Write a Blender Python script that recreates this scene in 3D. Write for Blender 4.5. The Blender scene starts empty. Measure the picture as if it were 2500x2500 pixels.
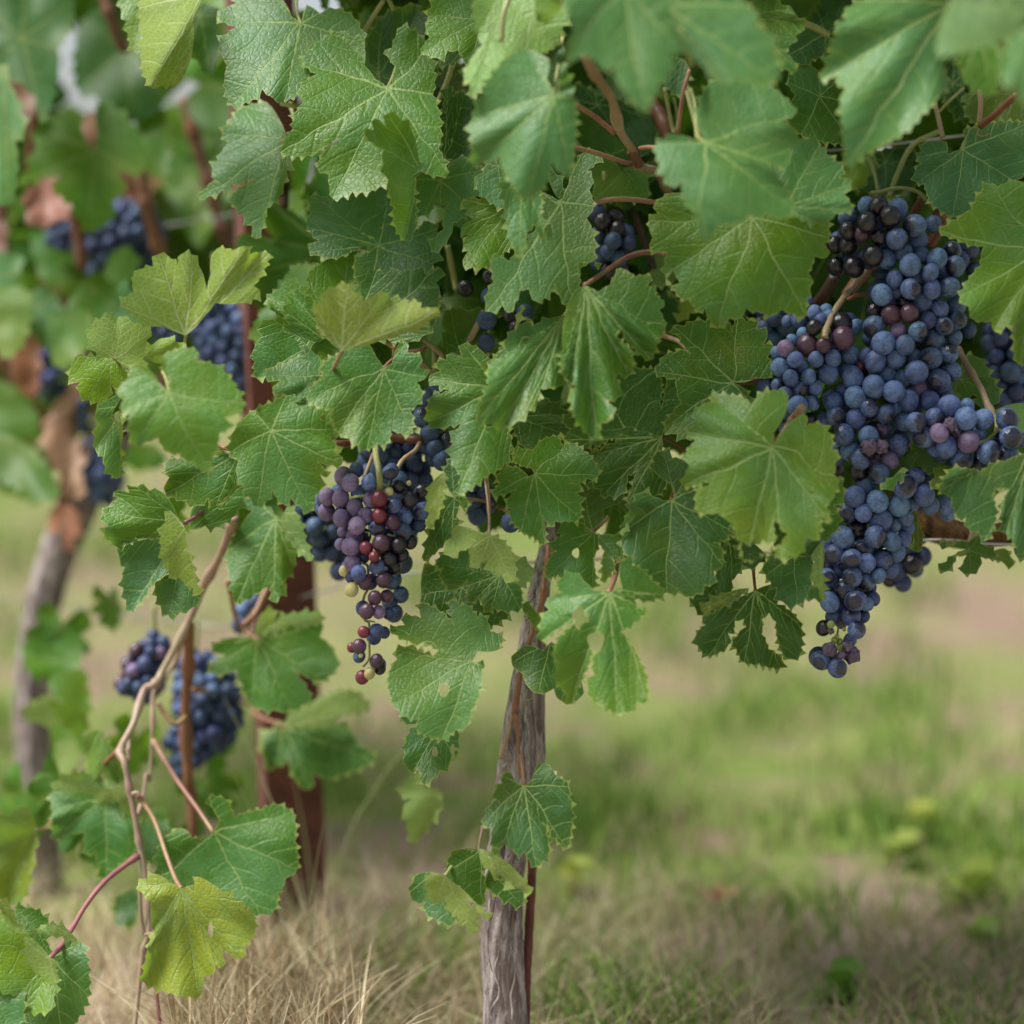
import bpy, math, random
import numpy as np
from mathutils import Vector, noise, Euler
from mathutils.geometry import delaunay_2d_cdt

# ------------------------------------------------------------------ camera, sky, sun, exposure
SC = bpy.context.scene
COL = SC.collection
PITCH = math.radians(8.0)
CAMZ = 0.65
T = 0.2493
FOCUS = 1.455
cam_data = bpy.data.cameras.new('camera')
cam = bpy.data.objects.new('camera', cam_data)
COL.objects.link(cam)
cam.location = (0, 0, CAMZ)
cam.rotation_euler = (math.radians(90) - PITCH, 0, 0)
cam_data.sensor_width = 36
cam_data.lens = 18 / T
cam_data.clip_start = 0.02
cam_data.clip_end = 1000
cam_data.dof.use_dof = True
cam_data.dof.focus_distance = FOCUS
cam_data.dof.aperture_fstop = 2.1
SC.camera = cam

SUN_EL, SUN_AZ = math.radians(62), math.radians(262)     # azimuth measured from +Y, clockwise
world = bpy.data.worlds.new('World')
SC.world = world
world.use_nodes = True
wn = world.node_tree
sky = wn.nodes.new('ShaderNodeTexSky')
sky.sky_type = 'NISHITA'
sky.sun_disc = False
sky.sun_elevation = SUN_EL
sky.sun_rotation = SUN_AZ
sky.air_density = 1.0
sky.dust_density = 2.5
sky.ozone_density = 1.0
bg = wn.nodes['Background']
veil = wn.nodes.new('ShaderNodeHueSaturation')      # thin high cloud takes most of the blue out of the sky
veil.inputs['Saturation'].default_value = 0.4
wn.links.new(sky.outputs[0], veil.inputs['Color'])
wn.links.new(veil.outputs[0], bg.inputs[0])
bg.inputs[1].default_value = 0.072
sun_data = bpy.data.lights.new('sun', 'SUN')
sun_data.energy = 3.1
sun_data.angle = math.radians(24)
sun_data.color = (1.0, 0.97, 0.92)
sun = bpy.data.objects.new('sun', sun_data)
COL.objects.link(sun)
sd = Vector((math.sin(SUN_AZ) * math.cos(SUN_EL), math.cos(SUN_AZ) * math.cos(SUN_EL), math.sin(SUN_EL)))
sun.rotation_euler = sd.to_track_quat('Z', 'Y').to_euler()
sun.location = (0, 0, 5)
SC.view_settings.view_transform = 'Standard'
SC.view_settings.look = 'None'
SC.view_settings.exposure = 1.13
SC.view_settings.gamma = 1.0
SC.view_settings.use_curve_mapping = False
SC.cycles.max_bounces = 6
SC.cycles.diffuse_bounces = 3
SC.cycles.glossy_bounces = 2
SC.cycles.transmission_bounces = 3

rng = random.Random(7)
nrg = np.random.default_rng(11)

# ------------------------------------------------------------------ photo pixel + distance -> point in the vineyard
CF = np.array([0, math.cos(PITCH), -math.sin(PITCH)])
CU = np.array([0, math.sin(PITCH), math.cos(PITCH)])
CR = np.array([1.0, 0, 0])
CL = np.array([0, 0, CAMZ])
def P(x, y, d):
    x = np.asarray(x, float); y = np.asarray(y, float); d = np.asarray(d, float)
    a = (x - 1250) / 1250 * T * d
    b = -(y - 1250) / 1250 * T * d
    return CL + d[..., None] * CF + a[..., None] * CR + b[..., None] * CU
def GP(x, y):
    b = -(y - 1250) / 1250 * T
    v = CF + (x - 1250) / 1250 * T * CR + b * CU
    return CL + v * (-CAMZ / v[2])
TILE = {k: (600 * (i % 4), 600 * (i // 4)) for i, k in enumerate('ABCDEFGHIJKLMNOP')}
TS = 2.76
def parse(s, tile):
    out = []
    for tok in s.split():
        t = tile
        if tok[0].isalpha():
            t = tok[0]; tok = tok[1:]
        f = tok.split(',')
        out.append((TILE[t][0] + float(f[0]) / TS, TILE[t][1] + float(f[1]) / TS) + tuple(f[2:]))
    return out

# ------------------------------------------------------------------ object helpers
def empty(name, loc, label, cat, group=None):
    o = bpy.data.objects.new(name, None)
    o.location = loc
    o.empty_display_size = 0.05
    COL.objects.link(o)
    o['label'] = label; o['category'] = cat
    if group: o['group'] = group
    return o
def mesh_from(name, V, F, mat, smooth=True, flip=False):
    me = bpy.data.meshes.new(name)
    if flip: F = [tuple(reversed(f)) for f in F]
    me.from_pydata([tuple(v) for v in np.asarray(V, float).tolist()], [], [tuple(f) for f in F])
    me.materials.append(mat)
    if smooth: me.polygons.foreach_set('use_smooth', [True] * len(me.polygons))
    me.update()
    return me
def put(name, me, parent=None, loc=(0, 0, 0), rot=None, scale=None, color=None):
    o = bpy.data.objects.new(name, me)
    COL.objects.link(o)
    if parent: o.parent = parent
    o.location = loc
    if rot is not None: o.rotation_euler = rot
    if scale is not None: o.scale = scale
    if color is not None: o.color = (*color, 1) if len(color) == 3 else color
    return o
def thing(o, label, cat, group=None):
    o['label'] = label; o['category'] = cat
    if group: o['group'] = group
    return o
def spline(pts, n):
    """Catmull-Rom through rows of pts, n samples per segment"""
    p = np.asarray(pts, float)
    if len(p) < 3:
        t = np.linspace(0, 1, n + 1)[:, None]
        return p[0] * (1 - t) + p[-1] * t
    q = np.vstack([2 * p[0] - p[1], p, 2 * p[-1] - p[-2]])
    out = []
    for i in range(1, len(q) - 2):
        t = np.linspace(0, 1, n, endpoint=False)[:, None]
        a, b, c, d = q[i - 1], q[i], q[i + 1], q[i + 2]
        out.append(0.5 * (2 * b + (c - a) * t + (2 * a - 5 * b + 4 * c - d) * t ** 2 + (3 * b - a - 3 * c + d) * t ** 3))
    out.append(p[-1:])
    return np.vstack(out)
def tube_geo(C, R, sides=8, disp=None):
    C = np.asarray(C, float); R = np.asarray(R, float)
    n = len(C)
    tan = np.gradient(C, axis=0)
    tan /= np.linalg.norm(tan, axis=1)[:, None] + 1e-12
    up = np.array([0.31, 0.93, 0.2])
    V = []
    a = np.linspace(0, 2 * np.pi, sides, endpoint=False)
    s = np.cross(tan[0], up); s /= np.linalg.norm(s)
    for i in range(n):
        s = s - tan[i] * s.dot(tan[i]); s /= np.linalg.norm(s) + 1e-12
        b = np.cross(tan[i], s)
        dirs = np.cos(a)[:, None] * s + np.sin(a)[:, None] * b
        r = R[i] * np.ones(sides)
        if disp is not None: r = r + disp(i / (n - 1), a, C[i], dirs, R[i])
        V.append(C[i] + dirs * r[:, None])
    V = np.vstack(V)
    F = []
    for i in range(n - 1):
        for j in range(sides):
            k = (j + 1) % sides
            F.append((i * sides + j, i * sides + k, (i + 1) * sides + k, (i + 1) * sides + j))
    F.append(tuple(range(sides - 1, -1, -1)))
    F.append(tuple((n - 1) * sides + j for j in range(sides)))
    return V, F
def joinVF(parts):
    V = []; F = []; o = 0
    for v, f in parts:
        V.append(np.asarray(v, float)); F += [tuple(i + o for i in g) for g in f]; o += len(v)
    return np.vstack(V), F

# ------------------------------------------------------------------ node helpers
class S:
    """tiny expression wrapper round a node socket"""
    tree = None
    def __init__(s, sock): s.s = sock
    @staticmethod
    def m(op, *a, clamp=False):
        n = S.tree.nodes.new('ShaderNodeMath'); n.operation = op; n.use_clamp = clamp
        for i, v in enumerate(a):
            if isinstance(v, S): S.tree.links.new(v.s, n.inputs[i])
            else: n.inputs[i].default_value = v
        return S(n.outputs[0])
    def __add__(a, b): return S.m('ADD', a, b)
    __radd__ = __add__
    def __sub__(a, b): return S.m('SUBTRACT', a, b)
    def __rsub__(a, b): return S.m('SUBTRACT', b, a)
    def __mul__(a, b): return S.m('MULTIPLY', a, b)
    __rmul__ = __mul__
    def __truediv__(a, b): return S.m('DIVIDE', a, b)
    def __neg__(a): return S.m('MULTIPLY', a, -1.0)
def ramp(x, lo, hi, a=0.0, b=1.0):
    n = S.tree.nodes.new('ShaderNodeMapRange'); n.interpolation_type = 'SMOOTHSTEP'
    S.tree.links.new(x.s, n.inputs[0])
    for i, v in zip((1, 2, 3, 4), (lo, hi, a, b)):
        if isinstance(v, S): S.tree.links.new(v.s, n.inputs[i])
        else: n.inputs[i].default_value = v
    return S(n.outputs[0])
def node(t, **kw):
    n = S.tree.nodes.new(t)
    for k, v in kw.items(): setattr(n, k, v)
    return n
def setin(n, i, v):
    if isinstance(v, S): S.tree.links.new(v.s, n.inputs[i])
    elif isinstance(v, bpy.types.NodeSocket): S.tree.links.new(v, n.inputs[i])
    else: n.inputs[i].default_value = (*v, 1) if isinstance(v, tuple) and len(v) == 3 and n.inputs[i].type == 'RGBA' else v
def mixc(f, a, b, mode='MIX'):
    n = node('ShaderNodeMix', data_type='RGBA', blend_type=mode)
    setin(n, 0, f); setin(n, 6, a); setin(n, 7, b)
    return n.outputs[2]
def noisef(vec, scale, detail=3.0, rough=0.5, dist=0.0, out=0):
    n = node('ShaderNodeTexNoise')
    if vec is not None: setin(n, 'Vector', vec)
    n.inputs['Scale'].default_value = scale; n.inputs['Detail'].default_value = detail
    n.inputs['Roughness'].default_value = rough; n.inputs['Distortion'].default_value = dist
    return S(n.outputs[out])
def new_mat(name):
    m = bpy.data.materials.new(name); m.use_nodes = True
    S.tree = m.node_tree
    bs = m.node_tree.nodes['Principled BSDF']
    return m, bs
def bump(h, strength, dist):
    n = node('ShaderNodeBump'); n.inputs['Strength'].default_value = strength; n.inputs['Distance'].default_value = dist
    setin(n, 'Height', h)
    return n.outputs[0]
def scaled(vec, sx, sy, sz):
    n = node('ShaderNodeMapping'); setin(n, 0, vec); n.inputs['Scale'].default_value = (sx, sy, sz)
    return n.outputs[0]
def rnd_off(vec, k=40.0):
    oi = node('ShaderNodeObjectInfo')
    n = node('ShaderNodeVectorMath', operation='ADD'); setin(n, 0, vec)
    c = node('ShaderNodeCombineXYZ'); r = S(oi.outputs['Random']) * k
    setin(c, 0, r); setin(c, 1, r * 1.7); setin(c, 2, r * 0.6)
    setin(n, 1, c.outputs[0])
    return n.outputs[0], S(oi.outputs['Random']), oi

# ------------------------------------------------------------------ materials
VW = 0.9      # angle between main veins in leaf coordinates
def leaf_material(name, dead=False, far=False):
    m, bs = new_mat(name)
    uv = node('ShaderNodeUVMap', uv_map='uv').outputs[0]
    oc = node('ShaderNodeTexCoord').outputs['Object']
    uvo, rnd, oi = rnd_off(scaled(oc, 12.0, 5.0, 12.0))      # about one unit per leaf
    lm = S(node('ShaderNodeAttribute', attribute_name='gauge').outputs['Fac'])
    if far: warped = uv
    else:
        w = node('ShaderNodeVectorMath', operation='SCALE')
        wn_ = node('ShaderNodeTexNoise'); setin(wn_, 'Vector', uvo); wn_.inputs['Scale'].default_value = 3.0; wn_.inputs['Detail'].default_value = 1.0
        sb = node('ShaderNodeVectorMath', operation='SUBTRACT'); setin(sb, 0, wn_.outputs['Color']); sb.inputs[1].default_value = (.5, .5, .5)
        setin(w, 0, sb.outputs[0]); w.inputs['Scale'].default_value = 0.15
        ad = node('ShaderNodeVectorMath', operation='ADD'); setin(ad, 0, uv); setin(ad, 1, w.outputs[0])
        warped = ad.outputs[0]
    sx = node('ShaderNodeSeparateXYZ'); setin(sx, 0, warped)
    x, y = S(sx.outputs[0]), S(sx.outputs[1])
    r = S.m('SQRT', x * x + y * y)
    th = S.m('ARCTAN2', y, x)
    idx = S.m('ROUND', th / VW)
    la = th - idx * VW
    s = r * S.m('COSINE', la); t = r * S.m('SINE', la); a = S.m('ABSOLUTE', t)
    pw = S.m('MAXIMUM', 0.0085 - s * 0.0075, 0.0012)
    am = a * lm
    v1 = ramp(am, pw, pw + 0.005, 1.0, 0.0)
    ph = S.m('SIGN', t) * 0.045
    v = s - a * 0.55 - a * a * 0.7 + ph * 1.3
    SP = 0.235
    f = S.m('ABSOLUTE', S.m('FRACT', v / SP) - 0.5) * (SP * 0.72) * S.m('MINIMUM', lm, 1.4)
    v2 = ramp(f, 0.0018, 0.0070, 1.0, 0.0) * ramp(r, 0.12, 0.2) * ramp(a, 0.0, 0.42, 1.0, 0.4)
    edge = node('ShaderNodeAttribute', attribute_name='edge')
    ed = ramp(S(edge.outputs['Fac']), 0.72, 1.0)
    n1 = noisef(uvo, 1.9, 2 if far else 3); n2 = noisef(uvo, 9, 2 if far else 4, 0.6)
    if not far:
        vo = node('ShaderNodeTexVoronoi', feature='DISTANCE_TO_EDGE'); setin(vo, 'Vector', uvo); vo.inputs['Scale'].default_value = 22.0
        cell = S(vo.outputs[0])
        v3 = ramp(cell, 0.0, 0.10, 1.0, 0.0)
    tint = oi.outputs['Color']
    hs = node('ShaderNodeHueSaturation'); setin(hs, 'Color', tint)
    setin(hs, 'Hue', 0.5 + (n1 - 0.5) * -0.06); setin(hs, 'Value', 0.74 + n2 * 0.52)
    base = hs.outputs[0]
    yel = mixc(0.5, base, (0.19, 0.22, 0.012))
    base = mixc(ramp(n1 * 0.6 + S(edge.outputs['Fac']) * 0.12 + noisef(uvo, 0.9, 1) * 0.4, 0.54, 0.74, 0.0, 0.55), base, yel)
    # thin waxy film, patchy, on the upper side
    wax = mixc(0.4, base, (0.12, 0.25, 0.13))
    base = mixc(ramp(1.0 - n1 + (n2 - 0.5) * 0.3, 0.46, 0.66, 0.0, 0.25 if far else 0.6), base, wax)
    if far:
        front = mixc(v2 * 0.25, base, (0.14, 0.22, 0.05)); front = mixc(v1 * 0.7, front, (0.24, 0.29, 0.09))
        pale = mixc(0.6, base, (0.24, 0.32, 0.11)); back = mixc(v1 * 0.8 + v2 * 0.3, pale, (0.36, 0.42, 0.18))
    else:
        front = mixc(v3 * 0.07 + v2 * 0.75, base, (0.15, 0.26, 0.06))
        front = mixc(v1 * 0.9, front, (0.25, 0.36, 0.11))
        sp = node('ShaderNodeTexVoronoi', feature='F1'); setin(sp, 'Vector', uvo); sp.inputs['Scale'].default_value = 42
        spm = ramp(S(sp.outputs[0]), 0.10, 0.16, 1.0, 0.0) * ramp(n2, 0.52, 0.60) * ramp(rnd, 0.45, 0.6)
        front = mixc(spm * 0.6, front, (0.34, 0.40, 0.27))
        brown = ramp(n1 * 0.4 + n2 * 0.6, 0.62, 0.67) * ramp(rnd, 0.75, 0.9)
        front = mixc(brown * 0.6, front, (0.15, 0.10, 0.03))
        front = mixc(ed * 0.7, front, (0.28, 0.33, 0.085))
        pale = mixc(0.35, base, (0.19, 0.26, 0.07))
        back = mixc(v3 * 0.4 + v2 * 0.75, pale, (0.32, 0.40, 0.15))
        back = mixc(v1 * 0.9, back, (0.40, 0.46, 0.20))
    geo = node('ShaderNodeNewGeometry')
    bf = S(geo.outputs['Backfacing'])
    colr = mixc(bf, front, back)
    if dead:
        colr = mixc(v1 * 0.5 + v2 * 0.3, tint, (0.16, 0.09, 0.05))
        colr = mixc(n2 * 0.6, colr, (0.12, 0.06, 0.035))
    setin(bs, 'Base Color', colr)
    setin(bs, 'Roughness', (0.34 + n2 * 0.22) + bf * 0.25)
    bs.inputs['Specular IOR Level'].default_value = 0.18 if far else 0.32
    tr = node('ShaderNodeBsdfTranslucent')
    tc = mixc(0.5, colr, (0.17, 0.30, 0.010)) if not dead else colr
    tc = mixc(v1 * 0.5 + v2 * 0.3, tc, (0.06, 0.08, 0.01))
    bright = node('ShaderNodeVectorMath', operation='SCALE'); setin(bright, 0, tc); bright.inputs['Scale'].default_value = 1.7
    setin(tr, 'Color', bright.outputs[0])
    if not far:
        h = S.m('MINIMUM', cell, 0.22) * 1.25 - v1 * 1.2 - ramp(f, 0.0, 0.015, 1.0, 0.0) * 0.42 + n2 * 0.6
        hh = h * (1.0 - bf * 1.6)
        setin(bs, 'Normal', bump(hh, 0.5, 0.0012))
    ms = node('ShaderNodeMixShader'); ms.inputs[0].default_value = 0.32
    S.tree.links.new(bs.outputs[0], ms.inputs[1]); S.tree.links.new(tr.outputs[0], ms.inputs[2])
    S.tree.links.new(ms.outputs[0], S.tree.nodes['Material Output'].inputs[0])
    return m
M_LEAF = leaf_material('vine_leaf')
M_DEAD = leaf_material('dead_leaf', dead=True, far=True)
M_LEAF_FAR = leaf_material('vine_leaf_distant', far=True)

def stem_material(name, c1, c2, rough=0.45, sc=260):
    m, bs = new_mat(name)
    tc = node('ShaderNodeTexCoord').outputs['Object']
    vo, rnd, oi = rnd_off(tc, 3)
    n = noisef(scaled(vo, 1, 1, 0.35), sc, 3)
    n2 = noisef(vo, 18, 2)
    c = mixc(ramp(n2, 0.38, 0.62), c1, c2)
    c = mixc(ramp(n, 0.3, 0.75) * 0.35, c, tuple(v * 0.5 for v in c2))
    setin(bs, 'Base Color', c); setin(bs, 'Roughness', rough)
    setin(bs, 'Normal', bump(n, 0.35, 0.0006))
    bs.inputs['Specular IOR Level'].default_value = 0.35
    return m
M_STEM = {
 'pink': stem_material('stalk_pink', (0.28, 0.12, 0.09), (0.32, 0.21, 0.11)),
 'purple': stem_material('stalk_purple', (0.27, 0.09, 0.12), (0.32, 0.13, 0.13)),
 'green': stem_material('stalk_green', (0.24, 0.28, 0.09), (0.30, 0.30, 0.12)),
 'tan': stem_material('cane_tan', (0.36, 0.27, 0.17), (0.30, 0.19, 0.11)),
 'brown': stem_material('cane_brown', (0.20, 0.085, 0.045), (0.14, 0.06, 0.035)),
 'orange': stem_material('cane_orange', (0.27, 0.125, 0.060), (0.20, 0.09, 0.05)),
 'dark': stem_material('cane_dark', (0.07, 0.035, 0.025), (0.045, 0.028, 0.02)),
 'straw': stem_material('cane_straw', (0.36, 0.29, 0.19), (0.33, 0.22, 0.16)),
}
def bark_material(name, lo, hi, red):
    m, bs = new_mat(name)
    tc = node('ShaderNodeTexCoord').outputs['Object']
    st = scaled(tc, 1, 1, 0.14)
    n = noisef(st, 190, 6, 0.65, 0.6)
    n2 = noisef(scaled(tc, 1, 1, 0.3), 45, 4)
    n3 = noisef(tc, 420, 3)
    c = mixc(ramp(n, 0.36, 0.66), lo, hi)
    c = mixc(ramp(n2, 0.45, 0.72) * 0.6, c, red)
    c = mixc(n3 * 0.3, c, tuple(v * 0.5 for v in lo))
    setin(bs, 'Base Color', c); setin(bs, 'Roughness', 0.9)
    bs.inputs['Specular IOR Level'].default_value = 0.15
    setin(bs, 'Normal', bump(n * 1.0 + n3 * 0.25, 0.9, 0.0035))
    return m
M_BARK = bark_material('vine_bark', (0.15, 0.12, 0.11), (0.54, 0.475, 0.45), (0.27, 0.19, 0.16))
M_BARKD = bark_material('cordon_bark', (0.05, 0.028, 0.012), (0.20, 0.115, 0.05), (0.14, 0.075, 0.03))

def grape_material(name, skin, bloom, amount, rough=0.30, patch=None, patchcol=(0.012, 0.006, 0.010)):
    m, bs = new_mat(name)
    tc = node('ShaderNodeTexCoord').outputs['Object']
    vo, rnd, oi = rnd_off(tc)
    n = noisef(vo, 1.6, 5, 0.62, 0.3); nf = noisef(vo, 6.5, 4, 0.65); ns = noisef(vo, 28, 2)
    b = ramp(n * 0.55 + nf * 0.45, 0.36, 0.56) * amount
    scr = node('ShaderNodeTexVoronoi', feature='DISTANCE_TO_EDGE'); setin(scr, 'Vector', scaled(vo, 1, 0.5, 2.2)); scr.inputs['Scale'].default_value = 2.1
    scm = ramp(S(scr.outputs[0]), 0.0, 0.035, 1.0, 0.0) * ramp(nf, 0.5, 0.62) * 0.55
    b = b * (1.0 - scm)
    b = S.m('MAXIMUM', b, 0.38 * amount)
    if patch is not None:
        sp = node('ShaderNodeSeparateXYZ'); setin(sp, 0, tc)
        k = S(sp.outputs[1]) * -1.0 + (n - 0.5) * 1.1 + (nf - 0.5) * 0.6 + rnd * 0.28
        pm = ramp(k, patch - 0.06, patch + 0.05)
        b = b * (1.0 - pm * 0.93)
    hs = node('ShaderNodeHueSaturation'); hs.inputs['Color'].default_value = (*bloom, 1)
    setin(hs, 'Value', 0.72 + rnd * 0.42); setin(hs, 'Hue', 0.49 + S.m('FRACT', rnd * 7.3) * 0.035)
    sk = mixc(S.m('FRACT', rnd * 3.1) * 0.6, skin, tuple(min(1, v * 1.8) for v in skin))
    c = mixc(b, sk, hs.outputs[0])
    c = mixc(ramp(ns, 0.66, 0.74) * 0.25, c, (0.30, 0.30, 0.32))
    setin(bs, 'Base Color', c)
    setin(bs, 'Roughness', rough - 0.04 + b * 0.42)
    setin(bs, 'Specular IOR Level', 0.62 - b * 0.42)
    setin(bs, 'Normal', bump(nf * 0.6 + ns * 0.15, 0.14, 0.02))
    return m
MG = {
 'b': grape_material('grape_bloom', (0.014, 0.022, 0.050), (0.124, 0.205, 0.390), 1.0),
 'h': grape_material('grape_rubbed', (0.014, 0.012, 0.024), (0.120, 0.195, 0.370), 0.97, patch=0.80, rough=0.12),
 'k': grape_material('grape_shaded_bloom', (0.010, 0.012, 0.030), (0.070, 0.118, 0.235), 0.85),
 'd': grape_material('grape_black', (0.010, 0.006, 0.009), (0.050, 0.055, 0.095), 0.14, rough=0.09),
 'p': grape_material('grape_lilac', (0.075, 0.028, 0.060), (0.250, 0.205, 0.370), 0.9, rough=0.35),
 'r': grape_material('grape_red', (0.11, 0.005, 0.014), (0.17, 0.075, 0.11), 0.25, rough=0.2),
 'm': grape_material('grape_maroon', (0.045, 0.007, 0.014), (0.11, 0.09, 0.15), 0.42, rough=0.14),
 'y': grape_material('grape_unripe', (0.42, 0.38, 0.13), (0.48, 0.43, 0.22), 0.5, rough=0.35),
 'g': grape_material('grape_green', (0.16, 0.20, 0.04), (0.22, 0.27, 0.09), 0.5, rough=0.35),
 'w': grape_material('grape_raisin', (0.045, 0.02, 0.035), (0.17, 0.14, 0.22), 0.65, rough=0.45),
}

# ------------------------------------------------------------------ leaf builder
def toothed(poly, J, w, amp, rg):
    """poly: list of (x,y,flag) ; returns dense serrated outline as array"""
    pts = np.array([(p[0], p[1]) for p in poly]); n = len(pts)
    flags = [p[2] if len(p) > 2 else '' for p in poly]
    area = 0.5 * np.sum(pts[:, 0] * np.roll(pts[:, 1], -1) - np.roll(pts[:, 0], -1) * pts[:, 1])
    sgn = 1.0 if area > 0 else -1.0
    J = np.array(J)
    out = []
    for i in range(n):      # hollows between lobes carry hardly any teeth
        a_, b_, c_ = pts[i - 1], pts[i], pts[(i + 1) % n]
        if ((b_[0] - a_[0]) * (c_[1] - b_[1]) - (b_[1] - a_[1]) * (c_[0] - b_[0])) * sgn < -0.35 * np.hypot(*(b_ - a_)) * np.hypot(*(c_ - b_)) and np.hypot(*(b_ - a_)) + np.hypot(*(c_ - b_)) > 55: flags[i] += 's'
    for i in range(n):
        A = pts[i]; B = pts[(i + 1) % n]; fa = flags[i]
        e = B - A; L = np.hypot(*e)
        if L < 1e-6: continue
        nrm = np.array([e[1], -e[0]]) / L * sgn
        out.append(A)
        if 'x' in fa:
            m = max(1, int(L / 14))
            for k in range(1, m):
                f = k / m
                out.append(A + e * f + nrm * math.sin(math.pi * f) * L * 0.05)
            continue
        m = max(1, int(round(L / w)))
        da, db = np.hypot(*(A - J)), np.hypot(*(B - J))
        toB = db > da
        st = L / m
        for k in range(m):
            f0 = k / m; f1 = (k + 1) / m
            sn = 0.3 if ('s' in fa and k < m / 2) or ('s' in flags[(i + 1) % n] and k >= m / 2) else 1.0
            am = sn * amp * rg.choice((0.55, 0.8, 1.0, 1.35)) * rg.uniform(0.85, 1.15) * min(1.0, st / w * 1.05)
            pk = f0 + (f1 - f0) * (rg.uniform(0.62, 0.78) if toB else rg.uniform(0.22, 0.38))
            bul = lambda f: math.sin(math.pi * f) * L * 0.055
            apex = A + e * pk + nrm * (am + bul(pk))
            # rounded shoulder on the long side of the tooth
            if toB:
                fm = f0 + (pk - f0) * 0.55
                out.append(A + e * fm + nrm * (am * 0.36 + bul(fm)))
                out.append(apex)
            else:
                out.append(apex)
                fm = pk + (f1 - pk) * 0.45
                out.append(A + e * fm + nrm * (am * 0.36 + bul(fm)))
            if k < m - 1: out.append(A + e * f1 + nrm * bul(f1))
    return np.array(out)
def inside(poly, X, Y):
    c = np.zeros(X.shape, bool); n = len(poly)
    for i in range(n):
        x1, y1 = poly[i]; x2, y2 = poly[(i + 1) % n]
        if y1 == y2: continue
        m = ((y1 > Y) != (y2 > Y)) & (X < (x2 - x1) * (Y - y1) / (y2 - y1) + x1)
        c ^= m
    return c
def bdist(poly, X, Y):
    d = np.full(X.shape, 1e9); n = len(poly)
    A = poly; B = np.roll(poly, -1, axis=0)
    for a, b in zip(A, B):
        e = b - a; L = e.dot(e) + 1e-9
        t = np.clip(((X - a[0]) * e[0] + (Y - a[1]) * e[1]) / L, 0, 1)
        d = np.minimum(d, (X - a[0] - t * e[0]) ** 2 + (Y - a[1] - t * e[1]) ** 2)
    return np.sqrt(d)
def leaf2d(poly, J, holes=(), h=11.0, tooth=23.0, amp=9.0, rg=rng, edge=5.0):
    out = toothed(poly, J, tooth, amp, rg)
    loops = [out]
    for (hx, hy, rx, ry) in holes:
        a = np.linspace(0, 2 * np.pi, 16, endpoint=False)
        k = 1 + 0.12 * np.sin(3 * a + hx)
        loops.append(np.c_[hx + rx * k * np.cos(a), hy + ry * k * np.sin(a)])
    x0, y0 = out.min(0); x1, y1 = out.max(0)
    gx = np.arange(x0, x1, h); gy = np.arange(y0, y1, h * 0.87)
    X, Y = np.meshgrid(gx, gy); X = X + (np.arange(len(gy)) % 2)[:, None] * h * 0.5
    X = X.ravel() + nrg.uniform(-1, 1, X.size) * h * 0.12; Y = Y.ravel() + nrg.uniform(-1, 1, X.size) * h * 0.12
    m = inside(out, X, Y); X, Y = X[m], Y[m]
    for l in loops[1:]:
        m = ~inside(l, X, Y); X, Y = X[m], Y[m]
    d = np.full(X.shape, 1e9)
    for l in loops: d = np.minimum(d, bdist(l, X, Y))
    m = d > max(edge, h * 0.42); X, Y = X[m], Y[m]
    verts = []; edges = []
    for l in loops:
        o = len(verts); verts += [Vector((float(a), float(b))) for a, b in l]
        edges += [(o + i, o + (i + 1) % len(l)) for i in range(len(l))]
    nb = len(verts)
    verts += [Vector((float(a), float(b))) for a, b in zip(X, Y)]
    faces = [list(range(len(out)))]
    vo, eo, fo, *_ = delaunay_2d_cdt(verts, edges, faces, 1, 1e-4)
    V = np.array([(v.x, v.y) for v in vo])
    F = np.array([f for f in fo if len(f) == 3])
    c = V[F].mean(1)
    keep = inside(out, c[:, 0], c[:, 1])
    for l in loops[1:]: keep &= ~inside(l, c[:, 0], c[:, 1])
    F = F[keep]
    E = np.full(len(V), 1e9)
    for l in loops: E = np.minimum(E, bdist(l, V[:, 0], V[:, 1]))
    # winding: make all the same
    a = V[F[:, 1]] - V[F[:, 0]]; b = V[F[:, 2]] - V[F[:, 0]]
    neg = (a[:, 0] * b[:, 1] - a[:, 1] * b[:, 0]) > 0
    F[neg] = F[neg][:, ::-1]
    return V, F, np.clip(1 - E / (h * 0.8), 0, 1)
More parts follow.
